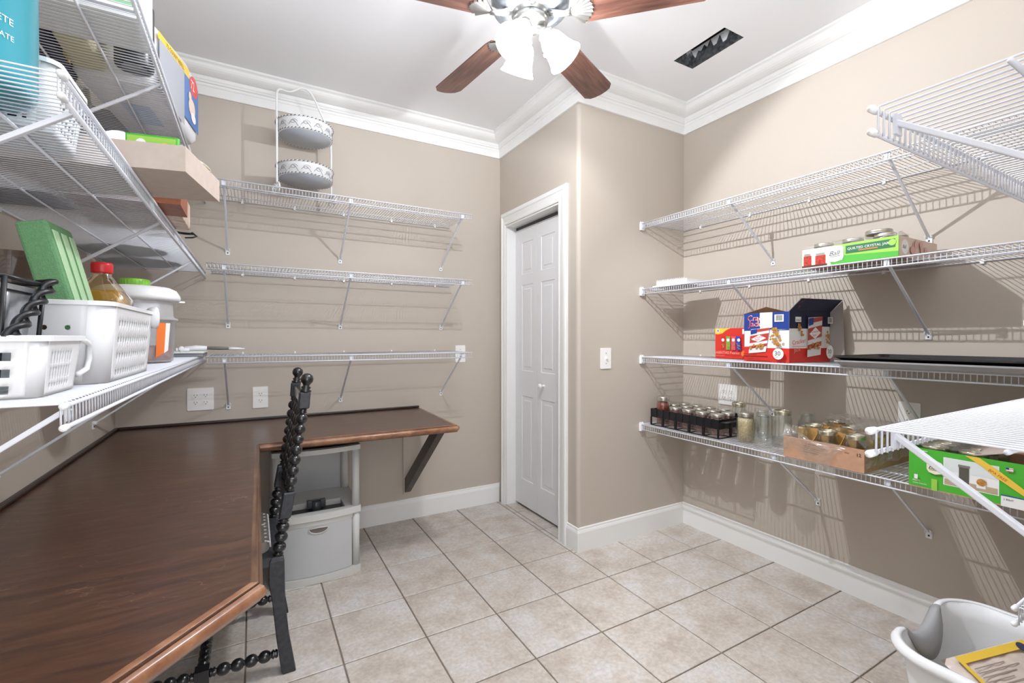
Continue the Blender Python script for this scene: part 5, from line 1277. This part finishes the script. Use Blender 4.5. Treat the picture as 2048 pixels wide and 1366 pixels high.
o = w.obj('basket_body', t); md = o.modifiers.new('s', 'SOLIDIFY'); md.thickness = .003; md.offset = -1
w = MB(); vs = []; pr = [(-.004, 0), (.004, .003), (.014, -.002), (.020, -.012), (.019, -.022), (.016, -.022), (.016, -.010), (.008, -.004), (-.003, -.006)]; k_ = len(pr)
for i, (x, y) in enumerate(dense):
    a, b_ = Vector(dense[i - 1]), Vector(dense[(i + 1) % L_]); tt = (b_ - a).normalized(); n2 = Vector((tt.y, -tt.x)); zz = BH + dip(x, y)
    vs += [(x + n2.x * q[0], y + n2.y * q[0], zz + q[1]) for q in pr]
w.add(vs, [(i * k_ + j, ((i + 1) % L_) * k_ + j, ((i + 1) % L_) * k_ + (j + 1) % k_, i * k_ + (j + 1) % k_) for i in range(L_) for j in range(k_)], PLW, True); w.obj('rolled_rim', t)
for s in (1, -1):
    w = MB(); vs = []; N2 = 14
    gp = [(-.030, -.062), (-.026, -.030), (-.014, -.006), (-.004, .0045), (.006, .0045), (.016, -.001), (.0225, -.012), (.021, -.024)]
    for i in range(N2 + 1):
        x = -.118 + .236 * i / N2; f = max(0, 1 - (x / .12) ** 2) ** .5; zz = BH + dip(x, hd)
        vs += [(x, s * (hd + q[0] * (1 if j > 2 else f)), zz + q[1] * (1 if j > 2 else f)) for j, q in enumerate(gp)]
    w.add(vs, [(i * 8 + j, i * 8 + j + 1, (i + 1) * 8 + j + 1, (i + 1) * 8 + j) for i in range(N2) for j in range(7)], BASKIN, True)
    o = w.obj('grip_handle', t); md = o.modifiers.new('s', 'SOLIDIFY'); md.thickness = .002; md.offset = 1
w = MB(); w.box((hw - .034, -.02, .285), (hw - .014, .09, .315), PLB); o = w.obj('side_slot', t)
# contents
def pillowbag(name, label, loc, rz, a_, b_, h_, m, tilt=(0, 0)):
    t = thing(name, label, 'food bag', loc, rz); t.rotation_euler = (R(tilt[0]), R(tilt[1]), R(rz)); n1 = 14; w = MB(); vs = []; rr = random.Random(int(a_ * 1e4))
    for s in (1, -1):
        for i in range(n1 + 1):
            for j in range(n1 + 1):
                u, v = -1 + 2 * i / n1, -1 + 2 * j / n1; th = (1 - u ** 4) ** .5 * (1 - v ** 4) ** .5
                vs.append((u * a_, v * b_, s * h_ * th + rr.uniform(-1, 1) * .003 * (th > 0)))
    q = (n1 + 1) ** 2
    fs = [(k * q + i * (n1 + 1) + j, k * q + (i + 1) * (n1 + 1) + j, k * q + (i + 1) * (n1 + 1) + j + 1, k * q + i * (n1 + 1) + j + 1) for k in (0, 1) for i in range(n1) for j in range(n1)]
    w.add(vs, fs, m, True); w.obj('bag_body', t); return t, h_
BAGP = mat('bag_back_print', '#d9c9bd', .3, var=.08, vscale=40)
t, h_ = pillowbag('seed_bag', 'cream and yellow food bag printed with small text in the laundry basket', (1.84, .42, .268), -20, .140, .085, .024, BAGP, (24, -6))
p = Print((-.120, -.070, h_ + .001), (1, 0, 0), (0, 1, 0))
for k in range(9): p.rect(.02, .012 + k * .0115, .02 + .15 * (.6 + .4 * ((k * 7) % 5) / 5), .0145 + k * .0115, mat('bag_text', '#9c8b86', .5))
p.rect(.0, .122, .24, .142, YELLOW); p.rect(.0, .0, .012, .142, YELLOW); p.circ(.215, .125, .014, mat('badge_navy', '#39405c', .5)); p.rect(.185, .02, .235, .10, mat('bag_table', '#c4bdc4', .5))
p.obj('printed_back', t)
t, h_ = pillowbag('snack_bag', 'yellow, green and white snack bag under the cream bag in the laundry basket', (1.77, .43, .165), -12, .13, .085, .026, mat('snack_white', '#e6e2d6', .3), (4, 6))
p = Print((-.12, -.08, h_ + .001), (1, 0, 0), (0, 1, 0)); p.rect(0, .11, .24, .16, YELLOW); p.rect(.03, .08, .10, .11, GREEN); p.circ(.15, .06, .03, RED); p.rect(.02, .02, .22, .05, GREENL); p.obj('printed_front', t)
t = thing('tape_roll', 'yellow round item with thick black outer ring in the laundry basket', 'roll', (1.765, .262, .270)); t.rotation_euler = (R(50), R(12), 0)
w = MB(); w.lathe([(.030, 0), (.068, 0), (.068, .045), (.030, .045)], mat('roll_yellow', '#eeae2e', .4), n=36); w.f = w.f[:-2]; w.m = w.m[:-2]; w.sm = w.sm[:-2]; w.obj('roll_core', t)
w = MB(); w.lathe([(.068, 0), (.085, 0), (.088, .006), (.088, .040), (.085, .046), (.068, .046)], mat('roll_black', '#2a2e38', .5), n=36); w.f = w.f[:-2]; w.m = w.m[:-2]; w.sm = w.sm[:-2]; w.obj('outer_ring', t)
t, h_ = pillowbag('filler_bag', 'white plastic bag at bottom of the laundry basket', (1.80, .24, .085), 10, .15, .15, .055, mat('white_film_bag', '#e9e6df', .35))

# repeats carry their group
GROUPS = {'preserve_jar': 'jars in the black crate', 'open_jar': 'jars in the black crate', 'empty_jar': 'loose empty jars beside the crate', 'tray_jar': 'jars in the brown cardboard tray',
          'carton_jar': 'jars in the green carton', 'small_jar': 'jars in the low printed carton', 'baking_tray': 'stacked baking trays', 'round_pan': 'round pans on the middle left shelf',
          'plastic_disc': 'white discs in the shallow carton', 'outlet': 'outlet plates', 'light_switch': 'switch plates'}
for o in bpy.data.objects:
    if o.parent is None and o.get('category'):
        k = o.name.split('.')[0]
        if k in GROUPS: o['group'] = GROUPS[k]
